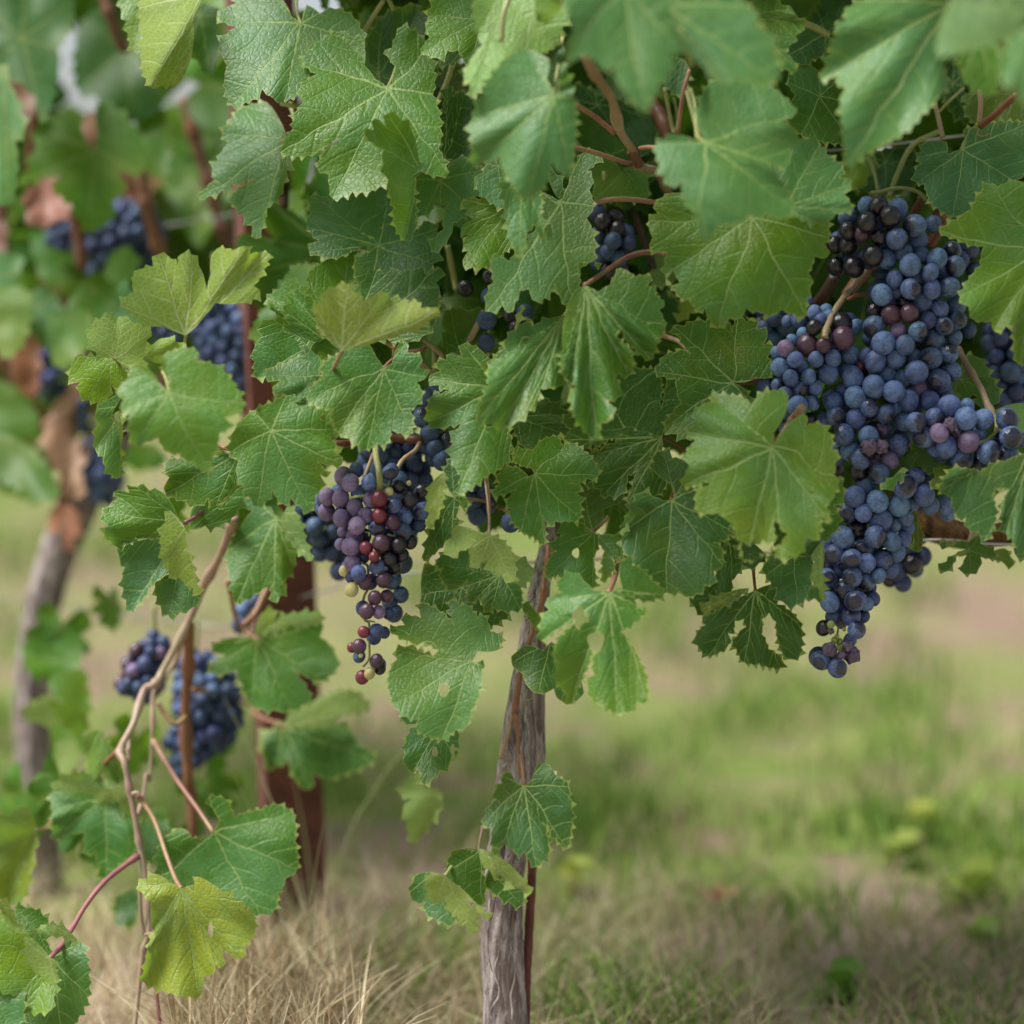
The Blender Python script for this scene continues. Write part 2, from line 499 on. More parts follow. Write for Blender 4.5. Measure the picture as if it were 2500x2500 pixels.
def canon(V, J, poly):
    """leaf coordinates: main veins at multiples of VW, radius 1 at the lobe tips"""
    J = np.array(J)
    tips = []; mid = None
    for p in poly:
        f = p[2] if len(p) > 2 else ''
        if 't' in f or 'm' in f:
            if 'm' in f: mid = len(tips)
            tips.append((p[0] - J[0], p[1] - J[1]))
    tips = np.array(tips)
    if mid is None: mid = len(tips) // 2
    ma = math.atan2(tips[mid][1], tips[mid][0])
    def rel(x, y):
        return (np.arctan2(y, x) - ma + np.pi) % (2 * np.pi) - np.pi
    ta = rel(tips[:, 0], tips[:, 1]); tl = np.hypot(tips[:, 0], tips[:, 1])
    order = np.argsort(ta); ta = ta[order]; tl = tl[order]; mi = int(np.where(order == mid)[0][0])
    can = (np.arange(len(ta)) - mi) * VW
    # drop tips that would run past the back of the leaf
    k = np.abs(can) <= 3 * VW + 1e-6; ta, tl, can = ta[k], tl[k], can[k]
    lo = min(can[0] - 0.3, -2.9) if can[0] < -2.2 else -3.14159; hi = max(can[-1] + 0.3, 2.9) if can[-1] > 2.2 else 3.14159
    ga = np.concatenate([[min(-np.pi, ta[0] - .05)], ta, [max(np.pi, ta[-1] + .05)]])
    # keep spacing natural outside the outermost veins
    gc = np.concatenate([[max(-3.14159, can[0] - max(0.5, (ta[0] + np.pi)) * 1.05)], can, [min(3.14159, can[-1] + max(0.5, (np.pi - ta[-1])) * 1.05)]])
    gl = np.concatenate([[tl[0]], tl, [tl[-1]]])
    dx, dy = V[:, 0] - J[0], V[:, 1] - J[1]
    a = rel(dx, dy)
    ca = np.interp(a, ga, gc); L = np.interp(a, ga, gl)
    r = np.hypot(dx, dy) / np.maximum(L, 1.0)
    global GAUGE
    st = np.interp(a + 0.02, ga, gc) - np.interp(a - 0.02, ga, gc)
    GAUGE = np.clip(0.04 / np.maximum(st, 1e-3), 0.2, 5.0) * L / tl.max()
    return r, ca, tl.max(), dx, dy, ma
def leaf_relief(r, ca, size, dx, dy, ma, rg, fold=0.0, curl=0.0, wave=1.0, back=False):
    """distance offsets (metres) over the blade; size = longest vein in metres, dx,dy in metres"""
    idx = np.round(ca / VW); la = ca - idx * VW
    q = np.abs(np.sin(np.pi * la / VW)) ** 0.75
    z = (0.042 if back else -0.042) * size * q * np.minimum(r, 1.1) * wave
    # puckering along the side veins
    s = r * np.cos(la); a = np.abs(r * np.sin(la))
    z += (0.0035 if back else -0.0035) * size * np.cos(2 * np.pi * (s - 0.85 * a) / 0.235) * np.minimum(a * 4, 1) * wave
    t = -dx * math.sin(ma) + dy * math.cos(ma)
    z += fold * np.abs(t)
    R = np.hypot(dx, dy)
    z += curl * R * R / size
    for k in range(3):
        w = rg.uniform(7, 15) / size * 0.55; ph = rg.uniform(0, 6.28); an = rg.uniform(0, 6.28)
        z += wave * 0.022 * size * np.sin(w * (dx * math.cos(an) + dy * math.sin(an)) + ph)
    k = rg.randint(3, 6); ph = rg.uniform(0, 6.28)
    z += wave * 0.05 * size * np.minimum(r, 1.2) ** 2 * np.sin(k * ca + ph)
    return z
TINT = {'G': (0.048, 0.138, 0.007), 'S': (0.070, 0.178, 0.046), 'Y': (0.175, 0.260, 0.012), 'D': (0.017, 0.068, 0.004),
        'U': (0.215, 0.310, 0.018), 'B': (0.135, 0.27, 0.006), 'T': (0.042, 0.125, 0.034), 'P': (0.165, 0.28, 0.060), 'L': (0.080, 0.182, 0.008)}
def finish_leaf_mesh(name, W, F, r, ca, E, mat):
    me = mesh_from(name, W, F.tolist(), mat)
    uvl = me.uv_layers.new(name='uv')
    U = np.c_[r * np.cos(ca), r * np.sin(ca)]
    li = np.empty(len(me.loops), np.int32); me.loops.foreach_get('vertex_index', li)
    uvl.data.foreach_set('uv', U[li].astype(np.float32).ravel())
    ag = me.attributes.new('gauge', 'FLOAT', 'POINT'); ag.data.foreach_set('value', GAUGE.astype(np.float32))
    at = me.attributes.new('edge', 'FLOAT', 'POINT'); at.data.foreach_set('value', E.astype(np.float32))
    return me
def leaf(parent, tile, J, poly, d, tint='G', tx=0.0, ty=0.42, fold=0.0, curl=0.0, wave=1.0, back=None, holes='', h=11.0, tooth=26.0, amp=12.5,
         mat=None, name='leaf', stalk=None, scol='green', sw=4.2, jit=0.12):
    rg = random.Random(hash((tile, J, d, len(poly))) & 0xffff if False else sum(ord(c) * (i + 1) for i, c in enumerate(tile + J + poly[:40])))
    Jp = parse(J, tile)[0][:2]
    pl = parse(poly, tile)
    if not any(len(p) > 2 and ('t' in p[2] or 'm' in p[2]) for p in pl): raise Exception(poly)
    hs = []
    for k in holes.split():
        tl = tile
        if k[0].isalpha(): tl = k[0]; k = k[1:]
        a = [float(v) for v in k.split(',')]
        hs.append((TILE[tl][0] + a[0] / TS, TILE[tl][1] + a[1] / TS, a[2] / TS, a[3] / TS))
    V, F, E = leaf2d(pl, Jp, hs, h, tooth, amp, rg)
    r, ca, tl, dx, dy, ma = canon(V, Jp, pl)
    mpp = 2 * T * d / 2500
    size = tl * mpp
    if back is None: back = tint in ('U', 'P')
    z = leaf_relief(r, ca, size, dx * mpp, dy * mpp, ma, rg, fold, curl, wave, back)
    D = d + tx * dx * mpp - ty * dy * mpp + z
    j0 = P(Jp[0], Jp[1], d)
    W = P(V[:, 0], V[:, 1], D) - j0
    if back: F = F[:, ::-1]
    me = finish_leaf_mesh(name, W, F, r, ca, E, mat or M_LEAF)
    c = TINT[tint] if isinstance(tint, str) else ((tint[0] * 1.1, tint[1] * 1.15, tint[2] * .5) if back else (tint[0] * .82, tint[1] * 0.94, tint[2] * .5) if mat is not M_DEAD else tint)
    k = 1 + rg.uniform(-jit, jit); c = (c[0] * k * (1 + rg.uniform(-jit, jit) * .7), c[1] * k, c[2] * k)
    base = np.array(parent.location)
    o = put(name, me, parent, j0 - base, color=c)
    if stalk:
        sp = parse(stalk, tile)
        pts = []
        nP = len(sp)
        for i, q in enumerate(sp):
            dd = float(q[2]) if len(q) > 2 else d + 0.004 + 0.02 * i
            pts.append(P(q[0], q[1], dd) - j0)
        C = spline(np.array(pts), 6)
        Rr = sw * mpp * np.linspace(0.85, 1.1, len(C)); Rr[-2:] *= 1.35; Rr[0] *= 1.4
        v, f = tube_geo(C, Rr, 8)
        put('leaf_stalk', mesh_from('leaf_stalk', v, f, M_STEM[scol]), o)
    return o

# loose leaves of the canopy behind: a few shapes, copied
GEN = [
 "0,0,x -30,-60,x -95,-130,t -150,-95 -170,-40,t -120,10 -205,80,t -190,120 -110,110 -120,190,t -60,200 0,290,m 60,205 115,195,t 105,115 190,110,t 200,75 125,5 175,-45,t 150,-100 90,-135,t 35,-55,x",
 "0,0,x -20,-50,x -60,-120,t -140,-120 -180,-30,t -175,50 -215,110,t -150,170 -110,230 -30,270 0,310,m 50,265 120,230 160,170 210,100,t 170,30 185,-35,t 130,-125 70,-115,t 22,-50,x",
 "0,0,x -40,-40,x -120,-100,t -160,-30 -150,20,t -80,20 -190,120,t -150,160 -60,110 -95,200,t -50,230 -10,300,m 40,240 90,210,t 60,110 150,165 200,115,t 85,15 150,20,t 165,-40 115,-105,t 40,-45,x",
]
def generic_leaf(k, h=20, rg=None, dead=False):
    rg = rg or random.Random(k)
    pl = []
    for tok in GEN[k % 3].split():
        f = tok.split(','); x, y = float(f[0]), float(f[1])
        if x or y: x += rg.uniform(-10, 10); y += rg.uniform(-10, 10)
        pl.append((x, y) + tuple(f[2:]))
    V, F, E = leaf2d(pl, (0, 0), (), h, 24, 10, rg)
    r, ca, tl, dx, dy, ma = canon(V, (0, 0), pl)
    mpp = 0.0003; size = tl * mpp
    w = 2.2 if dead else 1.15
    z = leaf_relief(r, ca, size, dx * mpp, dy * mpp, ma, rg, rg.uniform(0, .35), rg.uniform(-.1, .35) + (0.8 if dead else 0), w)
    W = np.c_[dx * mpp, z, -dy * mpp]
    return finish_leaf_mesh('leaf', W, F, r, ca, E, M_DEAD if dead else M_LEAF_FAR)
GENM = [generic_leaf(k) for k in range(9)]
GENDEAD = [generic_leaf(k + 30, 24, dead=True) for k in range(3)]

# ------------------------------------------------------------------ grapes
def grape_mesh(t, u=20, v=14, wr=False):
    V = [(0, 0, 1)]; F = []
    for i in range(1, v):
        p = math.pi * i / v
        for j in range(u):
            a = 2 * math.pi * j / u
            V.append((math.sin(p) * math.cos(a), math.sin(p) * math.sin(a), math.cos(p)))
    V.append((0, 0, -1)); V = np.array(V)
    for j in range(u):
        F.append((0, 1 + j, 1 + (j + 1) % u)); F.append((len(V) - 1, 1 + (v - 2) * u + (j + 1) % u, 1 + (v - 2) * u + j))
    for i in range(v - 2):
        for j in range(u):
            a = 1 + i * u + j; b = 1 + i * u + (j + 1) % u
            F.append((a, a + u, b + u, b))
    if wr:
        for i, q in enumerate(V):
            n = noise.noise(Vector(q) * 1.7) * 0.4 - abs(noise.noise(Vector(q) * 3.1)) * 0.45 + 0.08
            V[i] = q * (1 + n)
    else:
        V[:, 2] *= 1.05
        # stylar scar at the lower end
        V[-1, 2] += 0.03
    return mesh_from('grape', V, F, MG[t])
GM = {t: grape_mesh(t) for t in MG if t != 'w'}
GM['w'] = grape_mesh('w', 28, 20, True)
def grapes_traced(root, tile, data, axis, d, R, dark=False):
    ax = np.array([p[:2] for p in parse(axis, tile)])
    mpp = 2 * T * d / 2500
    X = []; Y = []; Rr = []; Ty = []; Ly = []
    for tok in data.split():
        t = tile
        if tok[0].isalpha(): t = tok[0]; tok = tok[1:]
        f = tok.split(',')
        X.append(TILE[t][0] + float(f[0]) / TS); Y.append(TILE[t][1] + float(f[1]) / TS)
        Rr.append(float(f[2]) / TS * mpp); Ty.append(f[3] if len(f) > 3 else 'b'); Ly.append(float(f[4]) if len(f) > 4 else 0)
    X = np.array(X); Y = np.array(Y); Rr = np.array(Rr); Ly = np.array(Ly)
    dist = np.full(X.shape, 1e9)
    for a, b in zip(ax[:-1], ax[1:]):
        e = b - a; L = e.dot(e); t = np.clip(((X - a[0]) * e[0] + (Y - a[1]) * e[1]) / L, 0, 1)
        dist = np.minimum(dist, np.hypot(X - a[0] - t * e[0], Y - a[1] - t * e[1]))
    dist = dist * mpp
    D = d - np.sqrt(np.maximum(R * R - dist * dist, 0)) * 0.8 + Ly * Rr * 1.25 + nrg.uniform(-1, 1, len(X)) * 0.0008
    XY = np.c_[(X - 1250) * mpp, (Y - 1250) * mpp]
    for it in range(60):
        mv = 0
        for i in range(len(X)):
            dd = np.hypot(XY[:, 0] - XY[i, 0], XY[:, 1] - XY[i, 1])
            s = (Rr + Rr[i]) * 0.93
            nb = np.where((dd < s))[0]
            for j in nb:
                if j <= i: continue
                need = math.sqrt(max(0, s[j] ** 2 - dd[j] ** 2)); gap = D[j] - D[i]
                if abs(gap) < need:
                    push = (need - abs(gap)) * 0.35
                    sg = 1 if (gap > 0 or (gap == 0)) else -1
                    if Ly[j] > Ly[i]: sg = 1
                    elif Ly[j] < Ly[i]: sg = -1
                    # nearer one moves less so the front surface stays put
                    D[j] += sg * push * (1.4 if sg > 0 else 0.6); D[i] -= sg * push * (0.6 if sg > 0 else 1.4); mv += 1
        if not mv: break
    out = []
    base = np.array(root.location)
    for i in range(len(X)):
        p = P(X[i], Y[i], D[i]) - base
        t = Ty[i]
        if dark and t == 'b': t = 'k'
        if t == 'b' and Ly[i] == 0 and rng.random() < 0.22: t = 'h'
        if t in 'h': rot = (rng.uniform(-1.0, .5), rng.uniform(-3, 3), rng.uniform(-1.0, 1.0))
        else: rot = (rng.uniform(-.5, .5), rng.uniform(-.5, .5), rng.uniform(0, 6.28))
        s = Rr[i] * (D[i] / d)
        put('grape', GM[t], root, p, rot, (s * rng.uniform(.93, 1.03), s * rng.uniform(.93, 1.03), s * rng.uniform(.96, 1.07)))
        out.append(p)
    # berries on the shaded inside of the bunch
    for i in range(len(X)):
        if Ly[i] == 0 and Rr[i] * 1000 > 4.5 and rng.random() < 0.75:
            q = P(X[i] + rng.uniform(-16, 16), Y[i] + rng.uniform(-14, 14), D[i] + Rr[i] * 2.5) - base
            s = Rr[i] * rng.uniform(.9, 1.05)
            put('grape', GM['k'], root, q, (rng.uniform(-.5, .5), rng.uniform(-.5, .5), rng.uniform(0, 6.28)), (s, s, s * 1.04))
    return np.array(out), Rr
def bunch_root(label, tile, top, d, group='bunches of dark wine grapes hanging in the vines'):
    p = parse(top, tile)[0]
    return empty('grape_bunch', P(p[0], p[1], d), label, 'grape bunch', group)
def bunch_proc(label, tile, axis, d, n, mix='kkkkb', rad=6.9, stem=True):
    """axis tokens: x,y,r in tile units: a rough hanging mass of n berries"""
    ax = parse(axis, tile)
    mpp = 2 * T * d / 2500
    A = np.array([P(p[0], p[1], d) for p in ax]); R = np.array([float(p[2]) / TS * mpp * 1.3 for p in ax]); n = int(n * 1.35)
    root = empty('grape_bunch', A[0] + np.array([0, 0, R[0]]), label, 'grape bunch', 'bunches of dark wine grapes hanging in the vines')
    rr = rad / 1000
    seg = [(i, np.linalg.norm(A[i + 1] - A[i]) * (R[i] + R[i + 1])) for i in range(len(A) - 1)]
    tot = sum(s[1] for s in seg)
    pts = []; rad_ = []
    tries = 0
    while len(pts) < n and tries < n * 60:
        tries += 1
        u = rng.uniform(0, tot); i = 0
        while i < len(seg) - 1 and u > seg[i][1]: u -= seg[i][1]; i += 1
        t = rng.random(); c = A[i] * (1 - t) + A[i + 1] * t; R0 = R[i] * (1 - t) + R[i + 1] * t
        v = np.array([rng.gauss(0, 1) for _ in range(3)]); v /= np.linalg.norm(v)
        if v[1] > 0.35: v[1] *= -1
        q = c + v * max(0, R0 - rr) * rng.uniform(.75, 1.0)
        r_ = rr * rng.uniform(.85, 1.12)
        if all(np.linalg.norm(q - pp) > (r_ + r2) * 0.76 for pp, r2 in zip(pts, rad_)):
            pts.append(q); rad_.append(r_)
    base = np.array(root.location)
    for q, r_ in zip(pts, rad_):
        t = rng.choice(mix)
        put('grape', GM[t], root, q - base, (rng.uniform(-.6, .6), rng.uniform(-.5, .5), rng.uniform(0, 6.28)) if t != 'h' else (rng.uniform(-.7, .7), 0, rng.uniform(-.8, .8)), (r_, r_, r_ * 1.04))
    if stem:
        C = spline(np.vstack([A[0] + [0, 0.004, R[0] + 0.02], A]) - base, 6)
        v, f = tube_geo(C, np.linspace(0.002, 0.001, len(C)), 6)
        put('stem', mesh_from('stem', v, f, M_STEM['green']), root)
    return root
def cane(parent, tile, pts, w, col='tan', name='cane', taper=(1, 1), sides=10, nodes=0, d=None):
    """pts tokens x,y,d ; w = half width in photo pixels"""
    q = parse(pts, tile)
    W = np.array([P(p[0], p[1], float(p[2]) if len(p) > 2 else d) for p in q])
    dm = np.mean([float(p[2]) if len(p) > 2 else d for p in q]); mpp = 2 * T * dm / 2500
    base = np.array(parent.location) if parent else W[0]
    C = spline(W - base, 8)
    t = np.linspace(0, 1, len(C))
    Rr = w * mpp * (taper[0] + (taper[1] - taper[0]) * t)
    if nodes:
        for k in range(nodes):
            c = (k + 0.6) / nodes
            Rr = Rr * (1 + 0.45 * np.exp(-((t - c) / (0.12 / nodes)) ** 2))
    Rr = Rr * (1 + 0.05 * np.sin(t * 37 + w))
    v, f = tube_geo(C, Rr, sides)
    return put(name, mesh_from(name, v, f, M_STEM[col]), parent, (0, 0, 0) if parent else W[0])

# ------------------------------------------------------------------ ground
def ground_material():
    m, bs = new_mat('vineyard_ground')
    tc = node('ShaderNodeTexCoord').outputs['Object']
    big = noisef(tc, 0.55, 4, 0.6); mid = noisef(tc, 4.2, 4, 0.62, 0.6); fine = noisef(tc, 24, 6, 0.7); gr = noisef(tc, 160, 4, 0.7)
    sp = node('ShaderNodeSeparateXYZ'); setin(sp, 0, tc); y = S(sp.outputs[1])
    soil = mixc(ramp(mid, 0.35, 0.65), (0.27, 0.19, 0.145), (0.33, 0.26, 0.17))
    soil = mixc(ramp(fine, 0.5, 0.75) * 0.6, soil, (0.20, 0.135, 0.10))
    grass = mixc(ramp(fine, 0.35, 0.65), (0.10, 0.19, 0.030), (0.22, 0.28, 0.07))
    g = ramp(big * 0.35 + mid * 0.65, 0.42, 0.54)
    band = ramp(S.m('ABSOLUTE', y - 3.4), 0.15, 0.95, 1.0, 0.0)     # bare strip under the next row
    g = g * (1.0 - band * 0.45)
    strip = ramp(y + (mid - 0.5) * 0.9, 1.55, 2.05, 1.0, 0.0)      # bare soil under the vines, colour also lightened to offset the canopy's shade
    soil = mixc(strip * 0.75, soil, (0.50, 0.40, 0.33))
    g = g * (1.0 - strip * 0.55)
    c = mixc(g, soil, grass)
    c = mixc(gr * 0.25, c, (0.20, 0.15, 0.08))
    setin(bs, 'Base Color', c); setin(bs, 'Roughness', 0.95); bs.inputs['Specular IOR Level'].default_value = 0.1
    setin(bs, 'Normal', bump(fine + gr * 0.4, 0.8, 0.02))
    return m
nx, ny = 90, 120
gx = np.sinh(np.linspace(-4.2, 4.2, nx)) * 6.0; gy = np.concatenate([np.linspace(-6, 8, 80), 8 + np.sinh(np.linspace(0.1, 4.2, 40)) * 6])
V = []
for y in gy:
    for x in gx:
        z = 0.03 * noise.noise(Vector((x * 0.8, y * 0.8, 0))) + 0.012 * noise.noise(Vector((x * 3.1, y * 3.1, 2)))
        V.append((x, y, z - 0.01))
F = [(j * nx + i, j * nx + i + 1, (j + 1) * nx + i + 1, (j + 1) * nx + i) for j in range(len(gy) - 1) for i in range(nx - 1)]
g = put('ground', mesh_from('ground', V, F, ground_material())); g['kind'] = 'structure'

# grass blades, stubble, straw
def vcol_material(name, trans=0.25):
    m, bs = new_mat(name)
    at = node('ShaderNodeAttribute', attribute_name='tone')
    setin(bs, 'Base Color', at.outputs['Color']); bs.inputs['Roughness'].default_value = 0.6
    bs.inputs['Specular IOR Level'].default_value = 0.3
    tr = node('ShaderNodeBsdfTranslucent'); setin(tr, 'Color', at.outputs['Color'])
    ms = node('ShaderNodeMixShader'); ms.inputs[0].default_value = trans
    S.tree.links.new(bs.outputs[0], ms.inputs[1]); S.tree.links.new(tr.outputs[0], ms.inputs[2])
    S.tree.links.new(ms.outputs[0], S.tree.nodes['Material Output'].inputs[0])
    return m
M_BLADE = vcol_material('grass_blades')
def blades(name, pos, height, width, lean, cols, seg=3):
    """pos Nx3, height N, width N, lean N (tip offset as a share of the height), cols Nx3"""
    n = len(pos)
    az = nrg.uniform(0, 2 * np.pi, n); la = nrg.uniform(0, 2 * np.pi, n)
    side = np.c_[np.cos(az), np.sin(az), np.zeros(n)]; ld = np.c_[np.cos(la), np.sin(la), np.zeros(n)]
    rows = []
    for k in range(seg + 1):
        f = k / seg
        c = pos + np.c_[np.zeros((n, 2)), height * f * (1 - 0.25 * lean * f)] + ld * (height * lean * f ** 2)[:, None]
        w = width * (1 - f ** 1.6 * 0.9)
        rows += [c - side * (w / 2)[:, None], c + side * (w / 2)[:, None]]
    V = np.stack(rows, 1).reshape(-1, 3)
    nv = 2 * (seg + 1)
    o = (np.arange(n) * nv)[:, None]
    Fq = np.concatenate([o + np.array([2 * k, 2 * k + 1, 2 * k + 3, 2 * k + 2]) for k in range(seg)], 0)
    me = bpy.data.meshes.new(name)
    me.vertices.add(len(V)); me.vertices.foreach_set('co', V.ravel().astype(np.float32))
    me.loops.add(Fq.size); me.loops.foreach_set('vertex_index', Fq.ravel().astype(np.int32))
    me.polygons.add(len(Fq)); me.polygons.foreach_set('loop_start', np.arange(0, Fq.size, 4).astype(np.int32))
    me.update(calc_edges=True)
    at = me.attributes.new('tone', 'FLOAT_COLOR', 'POINT')
    C4 = np.c_[np.repeat(cols, nv, axis=0), np.ones(len(V))]
    at.data.foreach_set('color', C4.astype(np.float32).ravel())
    me.materials.append(M_BLADE)
    o = put(name, me); o['kind'] = 'stuff'
    return o
def patchy(x, y, s, z=0): return np.array([noise.noise(Vector((a * s, b * s, z))) for a, b in zip(x, y)])
N = 21000
px = nrg.uniform(-150, 2650, N); py = 1230 + nrg.uniform(0, 1, N) ** 1.15 * 1420
pts = np.array([GP(a, b) for a, b in zip(px, py)])
pn = 0.7 * patchy(pts[:, 0], pts[:, 1], 1.6) + 0.8 * patchy(pts[:, 0], pts[:, 1], 5.0, 3)
bare = np.clip(1 - np.abs(pts[:, 1] - 3.4) / 0.8, 0, 1) * 0.5
k = (nrg.uniform(0, 1, N) < np.clip(0.42 + pn * 1.9 - bare, 0.03, 1)); pts = pts[k]; pn = pn[k]; n = len(pts)
tone = np.array([(0.17, 0.29, 0.04), (0.25, 0.35, 0.065), (0.11, 0.21, 0.035), (0.40, 0.34, 0.17), (0.44, 0.37, 0.22)])
pk = np.array([0.34, 0.24, 0.22, 0.10, 0.10])
ci = nrg.choice(5, n, p=pk)
dry = nrg.uniform(-0.25, 0.25, n) > pn + 0.05 - 0.25 * np.clip((2.0 - pts[:, 1]) / 0.3, 0, 1)
ci = np.where(dry, nrg.choice([3, 4, 0], n), np.where(pn > 0.22, nrg.choice([0, 2, 2, 0, 1], n), ci))
sz = 0.6 + 0.25 * pts[:, 1]
blades('grass', pts, nrg.uniform(0.02, 0.05, n) * sz * (1 + 0.9 * np.clip(pn, 0, 1)), nrg.uniform(0.002, 0.004, n) * sz, nrg.uniform(0.2, 0.9, n), tone[ci] * nrg.uniform(0.75, 1.3, (n, 1)))
# dry straw: upright tuft left of the trunk, and a litter of it along the row
def px_scatter(n, x0, x1, y0, y1): 
    return np.array([GP(a, b) for a, b in zip(nrg.uniform(x0, x1, n), nrg.uniform(y0, y1, n))])
st = np.array([(0.60, 0.47, 0.29), (0.68, 0.58, 0.38), (0.36, 0.26, 0.15), (0.56, 0.50, 0.33)])
n = 1500; p = px_scatter(n, 420, 880, 2440, 2800)
blades('dry_grass', p, nrg.uniform(0.05, 0.125, n), nrg.uniform(0.0014, 0.0040, n), nrg.uniform(0.05, 0.85, n), st[nrg.integers(0, 4, n)] * nrg.uniform(.7, 1.15, (n, 1)), 5)
n = 5200; p = px_scatter(n, -100, 1900, 2200, 2800)
blades('dry_grass', p, nrg.uniform(0.025, 0.075, n), nrg.uniform(0.001, 0.0024, n), nrg.uniform(0.4, 1.6, n), st[nrg.integers(0, 4, n)] * nrg.uniform(.65, 1.1, (n, 1)), 4)
n = 2600; p = px_scatter(n, 2100, 2600, 2250, 2700)
blades('dry_grass', p, nrg.uniform(0.015, 0.05, n), nrg.uniform(0.001, 0.002, n), nrg.uniform(0.8, 1.8, n), st[nrg.integers(0, 4, n)] * nrg.uniform(.7, 1.1, (n, 1)), 3)
n = 8; p = px_scatter(n, 700, 790, 2330, 2560)
blades('grass', p, nrg.uniform(0.16, 0.30, n), nrg.uniform(0.002, 0.004, n), nrg.uniform(0.1, 0.7, n), np.array([(0.26, 0.31, 0.12), (0.36, 0.34, 0.18)])[nrg.integers(0, 2, n)], 6)

def weed_material():
    m, bs = new_mat('weed_leaf')
    oi = node('ShaderNodeObjectInfo').outputs['Color']
    setin(bs, 'Base Color', oi); bs.inputs['Roughness'].default_value = 0.6
    tr = node('ShaderNodeBsdfTranslucent'); setin(tr, 'Color', oi)
    ms = node('ShaderNodeMixShader'); ms.inputs[0].default_value = 0.35
    S.tree.links.new(bs.outputs[0], ms.inputs[1]); S.tree.links.new(tr.outputs[0], ms.inputs[2])
    S.tree.links.new(ms.outputs[0], S.tree.nodes['Material Output'].inputs[0])
    return m
M_WEED = weed_material()
# low weeds that show as yellow-green spots in the blur
def weed(x, y, s, col, label):
    b = GP(x, y)
    root = empty('weed', b, label, 'weed', 'low weeds in the grass')
    rg = random.Random(int(x))
    for i in range(9):
        a = i * 2.4 + rg.random(); L = s * rg.uniform(.6, 1.0); el = rg.uniform(.35, 1.25)
        w = L * 0.45
        V = []; F = []
        for k in range(6):
            f = k / 5; c = np.array([math.cos(a) * math.cos(el) * L * f, math.sin(a) * math.cos(el) * L * f, math.sin(el) * L * f - 0.3 * L * f * f])
            sd_ = np.array([-math.sin(a), math.cos(a), 0]) * w * math.sin(math.pi * min(.97, f * .85 + .12))
            V += [c - sd_, c + np.array([0, 0, -w * .25]), c + sd_]
            if k: 
                o = (k - 1) * 3; F += [(o, o + 1, o + 4, o + 3), (o + 1, o + 2, o + 5, o + 4)]
        me = mesh_from('leaf', V, F, M_WEED)
        put('leaf', me, root, (0, 0, 0.004 * i), color=tuple(c * rg.uniform(.85, 1.1) for c in col))
    return root
weed(2240, 2055, 0.036, (0.34, 0.38, 0.06), 'small yellow weed, the upper of the two bright spots in the grass at right')
weed(2375, 2240, 0.046, (0.26, 0.36, 0.045), 'larger yellow-green weed low in the grass towards the lower right')
weed(1405, 2200, 0.038, (0.38, 0.45, 0.06), 'dull yellow weed in the grass just right of the grey trunk')
weed(2395, 2350, 0.028, (0.22, 0.34, 0.04), 'small green weed directly below the larger yellow-green one')
weed(2190, 2130, 0.034, (0.28, 0.36, 0.06), 'faint pale green weed below left of the yellow one')
weed(2050, 2480, 0.032, (0.13, 0.24, 0.03), 'deep green grassy weed near the bottom edge of the grass')
fl = put('fallen_leaf', generic_leaf(50, 24, dead=True), None, GP(1765, 2255) + np.array([0, 0, 0.022]), (1.0, 0.2, 0.8), (0.30, 0.30, 0.30), (0.50, 0.24, 0.14))
thing(fl, 'curled orange-brown dead leaf lying alone in the grass', 'leaf')

# ------------------------------------------------------------------ the three vines
def vine(px, py_, d, label):
    p = P(px, py_, d); return empty('grape_vine', (p[0], p[1], 0.0), label, 'grapevine', 'vines of the vineyard row')
VC = vine(1225, 2300, 1.52, 'grapevine with the grey upright trunk in the middle and a low leafy crown in focus')
VR = vine(2700, 1300, 1.58, 'right-hand grapevine whose thick brown arm and leaves surround the large blue bunches')
VL = vine(150, 1900, 2.00, 'blurred grapevine at left with the pale grey trunk leaning up to the right')

def trunk(parent, data, d0, mat, name='trunk', sides=56, per=14, rough=1.0, seed=0.0, ground=True):
    """data rows: x, y, half width (photo pixels), distance"""
    rows = np.array(data, float)
    W = P(rows[:, 0], rows[:, 1], rows[:, 3]); R = rows[:, 2] * 2 * T * rows[:, 3] / 2500
    base = np.array(parent.location)
    if ground:
        W = np.vstack([W, [W[-1][0], W[-1][1] + 0.01, -0.03]]); R = np.append(R, R[-1] * 1.15)
    C = spline(np.c_[W - base, R], per); R = C[:, 3]; C = C[:, :3]
    def disp(f, a, c, dirs, r):
        o = np.zeros(len(a))
        for i in range(len(a)):
            dx, dy, dz = dirs[i]
            v = Vector((dx * 2.2 + seed, dy * 2.2, c[2] * 9))
            o[i] += noise.noise(v) * 0.16
            tw = a[i] + c[2] * 5
            v = Vector((math.cos(tw) * 5.5, math.sin(tw) * 5.5 + seed, c[2] * 7))
            n = noise.noise(v); o[i] += -abs(n) * 0.30
            v = Vector((math.cos(tw) * 13, math.sin(tw) * 13, c[2] * 22 + seed)); o[i] += noise.noise(v) * 0.07
        return o * r * rough
    v, f = tube_geo(C, R, sides, disp)
    return put(name, mesh_from(name, v, f, mat), parent)
trunk(VC, [(1352, 1180, 13, 1.55), (1342, 1300, 19, 1.54), (1320, 1420, 26, 1.525), (1304, 1530, 33, 1.515), (1290, 1660, 41, 1.51), (1272, 1850, 53, 1.51), (1248, 2020, 53, 1.51),
           (1232, 2160, 53, 1.51), (1226, 2300, 55, 1.51), (1230, 2420, 52, 1.51), (1236, 2560, 54, 1.51), (1240, 2720, 60, 1.51)], 1.51, M_BARK, per=22)
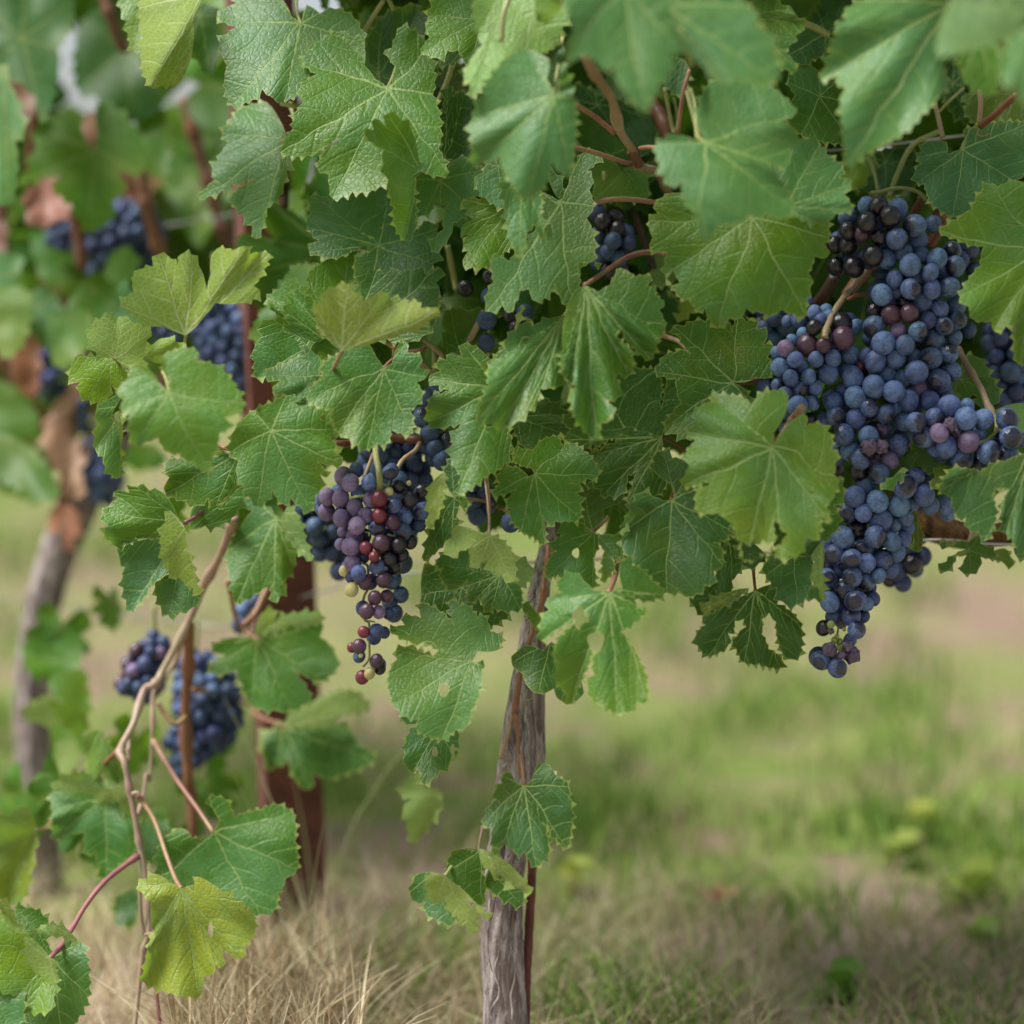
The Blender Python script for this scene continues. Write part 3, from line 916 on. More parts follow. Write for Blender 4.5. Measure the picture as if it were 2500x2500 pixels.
# loose strips of bark
rg = random.Random(5)
for i in range(14):
    y0 = rg.uniform(1420, 2420); L = rg.uniform(60, 170); xm = np.interp(y0, [1400, 1850, 2160, 2500], [1320, 1272, 1232, 1232]) + rg.uniform(-34, 34)
    W = np.array([P(xm + k * rg.uniform(-5, 5) - 0.1 * k * L / 4, y0 + k * L / 4, 1.488 - (0.004 if k in (0, 4) else 0)) for k in range(5)]) - np.array(VC.location)
    C = spline(W, 4); v, f = tube_geo(C, 0.0011 * np.sin(np.linspace(0.25, 2.9, len(C))), 5)
    v[:, 1] = v[:, 1]
    put('bark_strip', mesh_from('bark_strip', v, f, M_BARK), VC)
trunk(VL, [(300, 1020, 55, 2.03), (235, 1130, 60, 2.02), (190, 1230, 52, 2.0), (150, 1330, 47, 2.0), (118, 1430, 45, 2.0), (95, 1540, 44, 2.0), (78, 1680, 46, 2.0), (78, 1800, 46, 2.0), (84, 1920, 46, 2.0), (92, 2040, 48, 2.0)], 2.0, M_BARK, sides=36, per=8, seed=4)
trunk(VR, [(2080, 1175, 24, 1.60), (2180, 1230, 30, 1.58), (2260, 1280, 36, 1.56), (2350, 1308, 34, 1.555), (2440, 1305, 31, 1.555), (2560, 1300, 32, 1.56), (2680, 1320, 42, 1.57), (2720, 1500, 50, 1.58), (2700, 1900, 52, 1.58), (2705, 2500, 55, 1.58)], 1.58, M_BARKD, name='trunk', per=12, seed=9)
trunk(VC, [(1345, 1260, 17, 1.56), (1300, 1180, 16, 1.60), (1200, 1130, 15, 1.61), (1080, 1105, 14, 1.60), (960, 1090, 12, 1.60), (820, 1070, 11, 1.60)], 1.6, M_BARKD, name='cordon', per=8, ground=False, seed=2)
trunk(VC, [(1352, 1200, 17, 1.56), (1420, 1150, 18, 1.60), (1600, 1180, 17, 1.62), (1800, 1170, 16, 1.62), (2000, 1160, 14, 1.62)], 1.6, M_BARKD, name='cordon', per=8, ground=False, seed=3)

# ------------------------------------------------------------------ posts, stake, wires
def rust_material():
    m, bs = new_mat('rusty_iron')
    tc = node('ShaderNodeTexCoord').outputs['Object']
    n = noisef(tc, 30, 5, 0.6); n2 = noisef(tc, 160, 4)
    c = mixc(ramp(n, 0.35, 0.65), (0.095, 0.030, 0.020), (0.17, 0.060, 0.040))
    c = mixc(ramp(n2, 0.5, 0.75) * 0.5, c, (0.07, 0.03, 0.025))
    setin(bs, 'Base Color', c); bs.inputs['Roughness'].default_value = 0.85
    setin(bs, 'Normal', bump(n2, 0.5, 0.002))
    return m
M_RUST = rust_material()
def box_geo(c, h):
    x, y, z = c; a, b, d = h
    V = [(x + i * a, y + j * b, z + k * d) for i in (-1, 1) for j in (-1, 1) for k in (-1, 1)]
    F = [(0, 1, 3, 2), (4, 6, 7, 5), (0, 4, 5, 1), (2, 3, 7, 6), (0, 2, 6, 4), (1, 5, 7, 3)]
    return V, F
pb = GP(722, 2290); pt = P(690, 300, 1.93)
po = empty('metal_post', pb, 'wide rusty brown metal post standing behind the hanging shoots left of the bunch', 'post')
H = 1.25
# folded steel channel, open to the right-back
wd, dp, th = 0.026, 0.019, 0.0022
prof = [(-wd, -dp), (wd, -dp), (wd, dp), (wd - .010, dp), (wd - .010, dp - th), (wd - th, dp - th), (wd - th, -dp + th), (-wd + th, -dp + th), (-wd + th, dp - th), (-wd + .010, dp - th), (-wd + .010, dp), (-wd, dp)]
V = []; F = []
lean = (pt[0] - pb[0]) / (pt[2] - pb[2]) 
for k in range(2):
    z = -0.25 + k * (H + 0.25)
    V += [(x + lean * z, y, z) for x, y in prof]
n = len(prof); F = [(i, (i + 1) % n, n + (i + 1) % n, n + i) for i in range(n)] + [tuple(range(n, 2 * n))]
me = mesh_from('channel', V, F, M_RUST, smooth=False)
ch = put('channel', me, po, rot=(0, 0, 0.35))
for k in range(9):
    v, f = box_geo((0, 0, 0), (0.007, 0.0015, 0.004))
    z = 0.12 + k * 0.13
    put('wire_hook', mesh_from('wire_hook', v, f, M_RUST, smooth=False), po, (lean * z - 0.012 + 0.0, -0.0205 - 0.005, z), (0.3, 0, 0.35))
W = np.array([P(1318, 1480, 1.535), P(1312, 1800, 1.535), P(1300, 2100, 1.53), P(1290, 2300, 1.525), P(1284, 2420, 1.52), P(1276, 2740, 1.52)])
C = spline(W - W[-1], 8)
v, f = tube_geo(C, np.full(len(C), 0.0036) * (1 + 0.07 * np.sin(np.arange(len(C)) * 2.1)), 10)
s_ = put('iron_stake', mesh_from('iron_stake', v, f, M_RUST), None, W[-1]); thing(s_, 'thin rusty reddish stake standing tight against the right side of the grey trunk', 'stake')
def wire_material():
    m, bs = new_mat('galvanised_wire')
    bs.inputs['Base Color'].default_value = (0.42, 0.42, 0.40, 1); bs.inputs['Metallic'].default_value = 0.6; bs.inputs['Roughness'].default_value = 0.45
    return m
M_WIRE = wire_material()
def wire(pts, r, label):
    W = np.array([P(*q) for q in pts]); C = spline(W - W[0], 8)
    v, f = tube_geo(C, np.full(len(C), r), 6)
    o = put('trellis_wire', mesh_from('trellis_wire', v, f, M_WIRE), None, W[0]); thing(o, label, 'wire', 'trellis wires of the row')
wire([(-300, 640, 2.25), (150, 590, 2.05), (560, 525, 1.90), (900, 470, 1.75), (1600, 400, 1.60), (2040, 366, 1.565), (2240, 345, 1.56), (2360, 330, 1.56), (2700, 290, 1.55)], 0.0010, 'upper trellis wire, bare where it passes right of the big blurred leaf at upper right')
wire([(-300, 1420, 2.25), (400, 1510, 1.95), (470, 1520, 1.9), (560, 1525, 1.88), (800, 1440, 1.8), (1200, 1380, 1.62), (2000, 1345, 1.6), (2270, 1318, 1.525), (2420, 1328, 1.525), (2700, 1335, 1.52)], 0.0010, 'lower trellis wire under the thick brown vine arm at right')

# ------------------------------------------------------------------ leaves, middle vine
L = leaf
# --- upper left, in focus
L(VC, 'A', '1362,-30', '1362,-30,x 1300,120,x 1288,380,x 1210,560,t 1100,575 1010,582,m 955,410 972,250 940,60,t 985,-30,x', 1.475, 'U', fold=.5, curl=.2, stalk='1362,-30 1400,-120,1.5 1500,-220,1.55')
L(VC, 'A', '985,-60', '1000,-60,x 800,-20 815,60,t 850,140 860,220 900,340,m 980,320,x 1000,100,x', 1.53, 'P', ty=.5, back=False)
L(VC, 'B', '375,165', '375,165,x 310,110,x 250,0,x 240,-90 60,-160,t -150,-60 -60,20 -196,110,t -66,180 -176,290 -126,440 -136,600 -90,715,m 0,690 50,670 110,600,s 170,650 250,680,t 350,640 430,480 560,420 800,270,t 720,110 600,60 500,90,x 410,30,x', 1.495, 'S', ty=.75, curl=.15, stalk='B375,165 B345,80 B340,-40')
L(VC, 'A', '1935,940', '1935,940,x 1880,800,x 1800,690,t 1610,740 1500,900,t 1540,960 1470,1080 1430,1130 1450,1210 1340,1340,t 1560,1240 1700,1208,s 1545,1340 1640,1440 1700,1520 1730,1610,m 1800,1400 1880,1320 1930,1150,t 1985,1020,x', 1.515, 'S', ty=.6, curl=.3, fold=.15, stalk='1935,940 1990,860 B300,700')
L(VC, 'B', '955,590', '955,590,x 870,530,x 800,440,x 800,310 720,250 620,215,t 520,265 460,320 380,415,t 480,500 365,590 390,690 345,745 320,870 235,1030,t 420,1045 500,1010 640,935,s 530,1020 480,1135 560,1170 590,1340,m 720,1290 850,1280 960,1215 1180,1150 1290,1185 1360,1180,t 1300,1000 1310,860 1260,640 1255,400 1170,235 1050,180,t 985,330 940,335 1010,450,x 985,555,x', 1.455, 'L', ty=.55, wave=1.25, curl=.1, stalk='B955,590 B985,530 B1040,380,1.5')
L(VC, 'B', '900,500', '900,520,x 830,430,x 810,290 870,180 930,110,t 1050,50 1150,30,t 1240,80 1200,250 1100,420 1000,570,m 860,545', 1.52, 'T', ty=.3)
L(VC, 'B', '1180,1150', '1180,1150,x 1165,1060,x 1120,880 1050,810 960,762,t 940,850 870,800 860,870 800,905,t 930,1010 925,1110 960,1210 1000,1400 1010,1530 1070,1620,m 1140,1550 1145,1440 1130,1320 1140,1200,x', 1.425, (0.048, 0.125, 0.016), ty=.15, tx=.5, fold=-.25, stalk='B1180,1150 B1230,1160 B1330,1200,1.47')
L(VC, 'B', '1320,1205', '1190,1150,x 1320,1180,x 1400,1080 1500,1070 1600,1150,t 1540,1230 1600,1290 1450,1350 1510,1420,t 1400,1500 1370,1600 1270,1700,m 1250,1660 1335,1540 1345,1440 1365,1370 1270,1365,s 1250,1420 1200,1450,t 1140,1430 1125,1300', 1.462, 'S', ty=.5, stalk='1320,1205 1300,1160,1.5')
L(VC, 'B', '1345,1070', '1345,1070,x 1300,960 1295,800 1300,740,t 1340,760 1355,590,t 1400,650 1430,620 1480,625,t 1580,640 1530,800 1520,980 1535,1110,m 1430,1090,x', 1.475, 'D', ty=.3)
L(VC, 'B', '890,1650', '890,1650,x 800,1650 720,1690 580,1740 425,1690,t 490,1620,s 415,1530,t 440,1440 440,1320,t 580,1350 700,1260 960,1200,t 1000,1480 1080,1610,s 1230,1490 1285,1560,t 1270,1640 1300,1700 1260,1780,t 1180,1880 1000,1950 850,1980,m 740,1880 735,1760 830,1700,x', 1.49, 'T', ty=.45, stalk='890,1650 850,1700 770,1690 700,1670,1.52')
L(VC, 'F', '620,660', '640,640,x 480,430 420,200,t 500,120 580,60 692,-30,t 740,90 750,230 800,290 760,420 690,620,x', 1.47, 'L', ty=.35)
L(VC, 'B', '1580,130', '1600,-60,x 1300,-80 1250,50 1230,110,t 1270,150 1215,200 1240,250 1180,350,t 1290,390 1360,340 1430,335,s 1460,380 1520,395,m 1620,300,x 1640,60,x', 1.44, 'L', ty=.3)
L(VC, 'B', '1450,330', '1440,340,x 1260,370 1300,420 1330,500,t 1260,530 1240,450,m 1360,430 1440,400', 1.48, 'T')
L(VC, 'B', '1640,260', '1660,200,x 1520,360 1470,520,t 1515,530 1520,655,m 1600,580 1690,500,t 1760,300,x', 1.42, 'S')
L(VC, 'B', '1420,620', '1420,620,x 1260,560 1270,480,t 1380,400 1560,520 1500,610,m', 1.53, (0.06, 0.07, 0.02), ty=.2)
L(VC, 'B', '1790,1400', '1830,1300,x 1640,1350 1450,1362,t 1510,1410 1530,1480 1450,1545,t 1510,1580 1465,1640 1500,1690 1465,1790,m 1600,1800 1690,1740 1790,1640,t 1860,1450,x', 1.44, 'L', ty=.35)
L(VC, 'B', '1700,1120', '1700,1040,x 1605,1070 1620,1110 1600,1160 1540,1220,t 1610,1330 1740,1400,m 1800,1200,x', 1.445, 'S')
# --- big soft leaves nearest the lens
L(VC, 'C', '60,-40', '60,-100,x -110,-60,t -110,130 -60,300 -186,500,t -140,560 -136,660,m -60,580 0,510 120,410 240,335 330,360 430,310,t 470,180 560,60 480,-90,t', 1.36, 'P', ty=.5, back=False, tooth=26)
L(VC, 'C', '415,650', '415,640,x 370,530,x 390,400,x 240,330,t 110,390 50,450 0,520 -60,640 -126,800,t -136,900 -120,1010 -126,1110,t 60,1050 90,1150 230,1340,m 330,1280 410,1090,s 470,1160 525,1190,t 550,1000 560,850 545,650,t 480,420,x 450,610,x', 1.315, 'S', ty=.25, fold=.2, curl=.1, tooth=26, stalk='415,650 440,500 470,330,1.36 480,250,1.4')
L(VC, 'C', '400,420', '425,300,x 380,400,x 372,540,x 410,612,m 455,540,x 468,400,t 480,300,x', 1.345, 'D', ty=.2)
L(VC, 'C', '880,-90', '880,-90,x 640,-160 480,-80,t 560,200 500,400,t 640,370 700,400 760,460 820,450 850,540 930,640 1030,750,m 1090,640 1130,560 1210,480 1200,370 1300,330,t 1240,200 1200,60 1180,-120,t', 1.215, 'S', ty=.35, tooth=30, curl=.15)
L(VC, 'C', '1150,20', '1150,20,x 1250,200,x 1300,330,x 1440,460 1560,560,t 1650,520 1750,550 1850,570 1910,540,m 1932,450 1890,310 1840,200 1760,180,s 1790,110 1700,20,t 1600,-90 1350,-160,t 1200,-60,x', 1.235, 'S', ty=.45, fold=.25, tooth=30, stalk='1140,20 1200,150,1.235 1290,300,1.24 1350,440,1.27')
L(VC, 'C', '300,-20', '300,-60,x 290,40,t 320,150,m 400,140 470,40,t 480,-60,x', 1.33, 'Y', ty=.1)
L(VC, 'C', '1435,960', '1435,960,x 1360,940,x 1240,905 1110,970,t 1130,1100 1200,1250 1290,1220,s 1300,1350 1380,1440 1435,1630,m 1530,1510 1650,1500 1740,1450 1850,1430 1950,1480 2030,1400,t 1932,1200 1850,1075,s 1985,1130,t 2010,1000 2060,905 1960,810 2050,765,t 1950,640 1830,560 1640,510,t 1500,540 1420,640 1385,800,x', 1.31, 'S', ty=.5, fold=.12, curl=.12, tooth=28, stalk='1435,960 1385,900 1370,700 1340,600,1.36')
L(VC, 'C', '1756,1460', '1600,1330,x 1220,1300,t 1100,1370 1120,1440 1060,1490,t 1085,1600 1070,1680 1180,1700 1170,1850 1210,1925 G1225,160,t G1210,250 G1270,350 G1330,360 G1400,450 G1440,420 G1520,550,m G1600,490 G1700,470 G1810,480 G1840,460 H40,470 H160,480 H300,430 H455,475,t H465,360 H490,280 H480,180 H520,70 D600,1735 D585,1640 D620,1600,t D600,1480 D420,1380,x C1900,1380,x', 1.395, 'L', ty=.35, curl=.25, tooth=27, h=13)
L(VR, 'D', '312,1400', '312,1400,x 260,1250,x 250,1050,t 390,950 550,960,t 560,1000 600,1040 710,1140 690,1190 765,1250,t 720,1310 775,1410,m 660,1440 600,1500 530,1500,t 400,1460,x', 1.365, 'S', ty=.4, tooth=26)
L(VC, 'C', '450,1350', '450,1350,x 330,1290,t 345,1500 250,1620 120,1760 F1660,60 F1670,240 F1615,370 F1650,445,t F1730,400 F1770,450 F1850,300 G250,290 G305,378 G400,310 G430,260 G500,400 G560,495,m G580,110 C680,1760 C690,1600 C640,1470 C685,1400,t C660,1280 C680,1200 C640,1150 C740,1050 C610,1035,t C520,1240,x C480,1330,x', 1.43, (0.085, 0.155, 0.052), ty=.45, fold=.1, wave=.8)
L(VC, 'C', '450,1350', '450,1340,x 395,1240,x 370,1130,t 440,1180 480,1260,m 470,1330,x', 1.44, 'G', ty=.2)
L(VC, 'C', '200,1080', '170,1040,x 60,1200 90,1350,t 100,1480 190,1740,m 240,1560 290,1510 350,1610,t 330,1450 300,1200,x', 1.39, 'S', ty=.2)
L(VC, 'C', '270,1290', '320,1290,x 270,1330,t 265,1390 300,1440,m 330,1420', 1.42, 'Y')
L(VC, 'C', '1290,380', '1300,400,x 1210,380 1160,560,t 1200,600 1240,640,m 1300,610 1325,480,t', 1.54, 'T')
L(VC, 'C', '905,1135', '905,1130,x 840,1090 740,1055,t 650,1150 690,1250 690,1340,t 860,1330 1050,1330,m 1050,1200 1120,1150,t 1000,1110,x', 1.535, (0.10, 0.19, 0.02), ty=.25)
L(VC, 'C', '700,700', '560,560,x 560,800,t 560,950 700,1000 950,1080,m 1110,980 1100,800,t 900,700 700,640', 1.56, 'D', ty=.2)
L(VC, 'C', '880,1000', '860,900,x 880,1050,t 1000,1180 1100,1200,m 1130,1000 1090,850,t 960,820', 1.575, (0.11, 0.17, 0.02), ty=.2)
L(VC, 'C', '560,1740', '560,1760,x 555,1932,t G600,150 G700,60,m C720,1820 C680,1750,t', 1.47, (0.11, 0.19, 0.03))
L(VC, 'C', '1190,1800', '1100,1660,x 1080,1800 1120,1932,t 1230,1900,m 1230,1700 1170,1640', 1.56, 'P', back=False)
L(VC, 'G', '1240,300', '1180,290,x 1200,370,t 1215,450 1300,500,m 1370,400 1340,360 1250,370', 1.55, 'Y', ty=.1)
# --- top right
L(VR, 'D', '1430,20', '1430,20,x 1200,-60,x 1000,-90,x 850,0,t 720,90 740,130 660,200 680,250 630,300 640,350 600,440 565,540,t 690,500 670,560 730,590 700,700 720,850 730,1000 740,1120,m 870,1030 1000,960 1120,890 1250,760 1340,670 1410,560,t 1380,440 1355,360,x 1390,200,x', 1.32, 'S', ty=.45, fold=.22, tooth=28, h=13)
L(VR, 'D', '1430,20', '1430,30,x 1350,200,x 1340,360,t 1500,355,x 1620,320,x 1770,280,m 1900,180,x 1980,60,t 1950,-120 1700,-200,t 1430,-120,x', 1.19, (0.12, 0.20, 0.12), ty=.55, tooth=30)
L(VR, 'D', '1640,260', '1560,280,x 1500,380 1520,500,t 1560,570 1620,600 1710,640,m 1765,450 1760,290,x', 1.27, 'G', ty=.3)
L(VR, 'D', '1960,180', '1932,180,x 1850,260 1780,450 1790,570,t 1870,550 1890,660,m 2000,700 2060,500,t 2060,200', 1.15, 'S', ty=.5)
L(VR, 'D', '1510,1005', '1510,1005,x 1420,1040,x 1410,955,x 1280,950 1240,1020 1210,1060,t 1240,1100 1200,1150 1210,1230,t 1260,1240 1310,1370 1350,1400 1460,1455,m 1570,1420 1610,1370 1700,1310 1780,1340 1860,1220,t 1932,1180 2000,1000 1960,830,t 1800,822 1640,850 1520,880,x 1540,960,x', 1.475, 'T', ty=.45, tooth=20, stalk='1510,1005 1530,960 1580,900,1.5')
L(VR, 'D', '2050,1700', '2100,1300,x 1880,1215 1760,1260 1700,1240,t 1600,1360 1580,1410 1480,1480 1360,1560,t 1480,1610 1660,1660,s H1640,130 H1500,345,t H1560,410 H1600,500 H1710,510 H1735,577,m H1810,540 H1890,500 H1865,640 H1885,790,t H2050,720 H2150,200,x', 1.405, 'L', ty=.4, tooth=26, h=13)
L(VR, 'D', '560,650', '620,560,x 480,430 340,540,t 390,640 330,820 420,900,t 560,950 740,960,m 720,700 700,560', 1.485, 'G', ty=.35)
L(VR, 'D', '600,240', '620,240,x 700,180 820,0,t 700,-60 500,-80,t 330,-40 400,100 380,200 320,380,m 400,480 500,400 600,360,t', 1.515, 'D', ty=.3)
L(VC, 'D', '60,100', 'C1780,160,x C1700,-60 D150,-80,t D290,30 D375,70,t D380,130 D455,170,t D390,240 D345,310 D320,350 D400,470,m D250,440 D100,260,x', 1.385, 'G', ty=.4)
L(VR, 'D', '1700,620', '1640,600,x 1510,650,t 1560,700 1530,740 1600,830,m 1900,830 2000,700,t 1900,560 1720,560', 1.53, (0.10, 0.15, 0.025), ty=.3)
L(VR, 'D', '1000,1100', '900,1040,x 700,1120 740,1250,t 860,1280 1000,1330,m 1200,1250 1210,1060,t 1050,1000', 1.56, 'D', ty=.2)
L(VR, 'D', '1450,560', '1400,420,x 1380,560 1390,640,t 1450,760 1560,830,m 1520,600 1500,400', 1.56, 'D', ty=.2)
L(VR, 'D', '900,1110', '930,1050,x 780,1070 690,1150,t 760,1260 840,1270,m 880,1190', 1.53, 'Y', ty=.2)
# --- middle left group
L(VC, 'E', '1252,605', '1252,605,x 1205,590,x 1110,545,x 945,525 905,465 815,385,t 900,310 895,200 970,150 1030,140 1060,60,t 1160,90 1200,130,s 1215,60 1290,60,m 1340,130,x 1385,250,x 1395,300,x 1420,190,x 1425,60,x 1460,20 1570,30 1660,5,t 1680,55 1810,50,t 1780,160 1710,270 1755,325,t 1640,385,x 1450,385,x 1380,470,x', 1.42, 'U', ty=.05, fold=-.3, wave=1.1, stalk='1252,605 1242,680 1235,760,1.45', scol='green')
L(VC, 'E', '770,755', '775,760,x 720,750 650,720 590,640,t 610,540 740,460,t 780,520 830,475,m 890,515 1020,580,t 980,640 940,830 870,830,x', 1.45, (0.19, 0.26, 0.06), ty=.05, back=True, stalk='770,755 830,830 900,900,1.47')
L(VC, 'E', '750,760', '755,755,x 660,760 510,745,t 465,880 540,920 530,980 600,1040,m 660,1055 735,1020,t 745,930 800,970 860,880,t 800,790,x', 1.465, (0.17, 0.27, 0.012), ty=.1)
L(VC, 'E', '1000,760', '1080,800,x 960,740 930,650,t 1020,670 1110,620,m 1250,690,t 1180,760', 1.475, 'U', ty=.0, wave=3)
L(VC, 'E', '1140,985', '1140,985,x 1080,930,x 1010,840 900,800,t 860,900 810,950 830,1040 820,1110,t 880,1130 870,1250 910,1340,t 1060,1290 1130,1390 1200,1400 1300,1460 1390,1520,m 1440,1400 1480,1260 1530,1240 1520,1160 1640,1090,t 1590,960 1510,850 1430,800 1325,780,s 1320,700 1200,700 1100,740,t 1110,860,x 1145,940,x', 1.345, (0.090, 0.20, 0.032), ty=.3, curl=.15, tooth=25, stalk='1140,985 1120,900 1100,850,1.39')
L(VC, 'E', '840,1080', '830,985,x 720,1040 650,1100,t 660,1200 640,1370,t 690,1420 740,1540 805,1560,m 810,1400,x 800,1250,x 750,1150,x 770,1100,x', 1.44, 'S', ty=.3, tx=.5)
L(VC, 'E', '790,1110', '800,1110,x 750,1140,x 765,1290,t 740,1440 800,1560,m 815,1350,x 830,1200,t', 1.435, 'U', ty=.0)
L(VC, 'E', '1600,1405', '1600,1405,x 1450,1400 1260,1450 1140,1440,t 1110,1500 1140,1560 1110,1660,t 1250,1720 1350,1750 1400,1700 1460,1750,m 1550,1650 1610,1540,t', 1.46, (0.062, 0.145, 0.012), ty=.1, tx=-.3)
L(VC, 'E', '1245,1860', '1245,1855,x 1205,1845,x 1105,1665,t 1010,1650 925,1622,t 870,1662 765,1660 800,1700 690,1810,m I730,230 I705,290 I790,373,t I860,345 I915,310 I1000,318,t I1110,300 I1130,250,x', 1.45, (0.068, 0.165, 0.014), ty=.15, wave=1.2, stalk='E1250,1865 E1340,1810 E1400,1740 E1500,1600 E1600,1530,1.50', scol='purple', sw=5.5)
L(VC, 'I', '1240,230', '1180,280,x 1000,310 850,345,t 800,430 840,510 830,650 885,812,m 1000,660,x 1060,600,x 1130,550,t 1110,400', 1.462, 'T', ty=.35)
L(VC, 'I', '1245,240', '1235,225,x 1150,130,t 1110,210 1085,300 1085,360 1110,460,t 1170,590 1210,570 1300,650 1335,700,m 1260,400,x 1265,300,x', 1.43, 'U', ty=.0)
L(VC, 'I', '1200,560', '1200,555,x 1130,560 1045,640,t 1080,770 1130,835,m 1300,780 1345,740,t 1270,620,x', 1.455, 'T', ty=.3, wave=1.6)
L(VC, 'I', '1270,260', '1280,260,x 1290,120,t 1550,0 1640,-40,t 1640,60 1560,180,m 1450,240 1380,230', 1.475, 'G', ty=.4)
L(VC, 'F', '165,1245', '20,1130,x -80,1250 -106,1385,t -50,1450 -60,1540 -10,1610 80,1760,t 140,1720 180,1640 250,1740 300,1700 440,1790,m 470,1680 510,1640 500,1540 550,1560 490,1460 650,1470,t 600,1380 640,1390 570,1300 590,1240,t 500,1160 520,1100 400,1040 280,1010,t 180,1060 60,1110,t', 1.415, (0.095, 0.195, 0.030), ty=.25, curl=.12, wave=.8, stalk='165,1245 100,1290,1.44 -60,1370,1.47', scol='brown')
L(VC, 'F', '520,870', '525,850,x 500,750,t 400,740 280,790 200,810 130,880,t 230,910 180,990 290,1010 380,1060,m 430,1000 480,900,t', 1.435, 'S', ty=.6)
L(VC, 'F', '470,670', '470,680,x 440,500 280,500 190,490,t 100,530 110,610 60,680 60,780 70,890,m 150,860 280,790 400,770,t', 1.465, 'G', ty=.3, wave=1.2)
L(VC, 'F', '480,560', '490,580,x 430,330 300,225,t 230,290 140,360,m 200,450 270,480,t 400,560', 1.485, 'L', ty=.3)
L(VC, 'F', '615,690', '615,690,x 540,620 400,660 340,600,t 245,550 300,530 250,430,m 300,380 300,310,t 400,330 470,400 560,500,t', 1.452, 'G', ty=.2)
L(VC, 'F', '640,720', '640,690,x 540,620 430,640,t 400,720 480,790,m 560,770', 1.458, 'L')
L(VC, 'F', '700,650', '640,560,x 790,380,x 770,300 800,230 880,165,t 930,190 1010,160 1040,190 1110,165 1210,190 1312,150,m 1280,250 1310,320 1270,370 1300,430 1280,480 1260,540,t 1190,610 1100,650,t 950,625 800,640,x', 1.452, (0.050, 0.130, 0.016), ty=.3)
L(VC, 'F', '650,712', '650,712,x 620,680,x 560,620 480,570,t 490,530 450,410,t 510,400 520,320 600,280 680,260,t 730,320 770,330 790,385,s 860,340 935,315,m 960,360 1050,370 1080,360 1090,390 1160,380 1180,420 1302,430,t 1240,500 1100,580,x 900,640,x 740,685,x', 1.385, (0.200, 0.225, 0.040), ty=-.1, back=True, stalk='650,712 600,810 545,930 495,1090,1.44', scol='pink', sw=5.5)
L(VC, 'F', '930,822', '930,822,x 880,750,x 830,660,t 700,690 600,750 520,800 530,870 430,980 420,1050,t 520,1090 590,1100 590,1180 630,1260,t 700,1300 810,1370,m 890,1330 950,1335 980,1240 1110,1270,t 1130,1180 1110,1120 1190,1010 1150,920 1220,880,t 1170,820 1180,740 1090,720 1080,650,t 1020,680,x 985,790,x', 1.415, (0.062, 0.158, 0.034), ty=.35, wave=.8, tooth=20, stalk='930,822 960,790 990,760 1000,700 1010,690,1.46', scol='pink')
L(VC, 'F', '560,1130', '500,1080,x 420,1100 500,1200,t 560,1250 620,1290,m 600,1180 590,1100', 1.43, (0.12, 0.20, 0.02))
L(VC, 'F', '1690,960', '1640,760,x 1580,700 1470,660,t 1450,740 1370,730 1350,770 1290,780 1310,840 1230,905,t 1300,940 1380,970,s 1260,1010 1220,1120 1230,1190,t 1310,1230 1380,1210 1490,1185,s 1380,1290 1400,1330 1380,1420 1450,1550 1435,1680,m 1600,1560 1650,1530 1750,1470 1790,1310,t 1750,1210,x 1630,1220,x 1575,1180,x 1700,1000,x 1700,900', 1.43, (0.070, 0.155, 0.040), ty=.4, wave=1.1)
L(VC, 'G', '480,480', '500,470,x 400,490 270,550 280,530 240,510,t 110,620 90,690 -20,820,t -20,940 -90,1185,t 0,1200 60,1240,t 90,1200 180,1180 250,1110 310,1050,m 320,960 470,940 490,885,t 500,700 510,560,x', 1.42, (0.072, 0.15, 0.044), ty=.45, tx=.2, wave=1.2, stalk='480,480 520,430,1.44')
L(VC, 'F', '1700,900', '1700,920,x 1640,820 1660,790 1800,640 1932,500,t G-20,800,x F1900,980 F1600,1190,m F1580,1130', 1.412, 'G', ty=.3)
L(VC, 'F', '1810,600', '1810,610,x 1660,760,t 1600,830 1720,740 1780,640 1870,400,m 1850,440', 1.425, 'Y', ty=.0)
L(VC, 'F', '1440,700', '1560,660,x 1400,730 1320,650,t 1350,580 1320,510 1380,430,t 1420,420 1500,440 1600,430,m 1620,520', 1.50, 'G', ty=.3)
L(VC, 'G', '630,268', '630,268,x 560,300,x 505,430,x 480,700 480,870,t 560,930 575,970 525,990,t 540,1060 570,1160 600,1210 700,1300,m 740,1190 780,1190 775,1130 825,1130 790,1060 765,1030 850,1020 860,940 830,890,s 850,860 930,870,t 950,750 925,690 940,680 860,600,s 890,610 960,690 1070,770,t 1110,670 1090,600 1150,600,t 1170,550 1130,430 1165,390 1100,330 1110,310 1050,270 1075,200,t 960,210 930,180 890,190 870,150,t 800,260,x 720,310,x', 1.40, (0.066, 0.152, 0.030), ty=.4, wave=1.4, holes='865,600,22,30', tooth=21, h=10, stalk='630,268 720,205 820,135 900,85 980,55 1080,42 1180,45,1.45', scol='pink', sw=7)
L(VC, 'G', '1625,920', '1625,920,x 1700,925,x 1780,890,x 1890,890,t 1880,820 1860,750 1900,670,t 1830,670 1860,580,t 1790,560 1770,500 1720,510 1660,480,t 1620,580 1600,510 1560,540 1520,555 1470,490 1440,510 1370,505 1300,540 1225,540,t 1270,620 1340,725 1240,690,s 1240,720 1180,730 1100,850,t 1240,900 1280,1060 1230,1120 1170,1220,m 1250,1270 1310,1300,t 1480,1200 1600,1180 1750,1060,t 1700,960,x', 1.452, (0.055, 0.140, 0.022), ty=.35, stalk='1625,920 1700,910 1790,900,1.49', scol='brown')
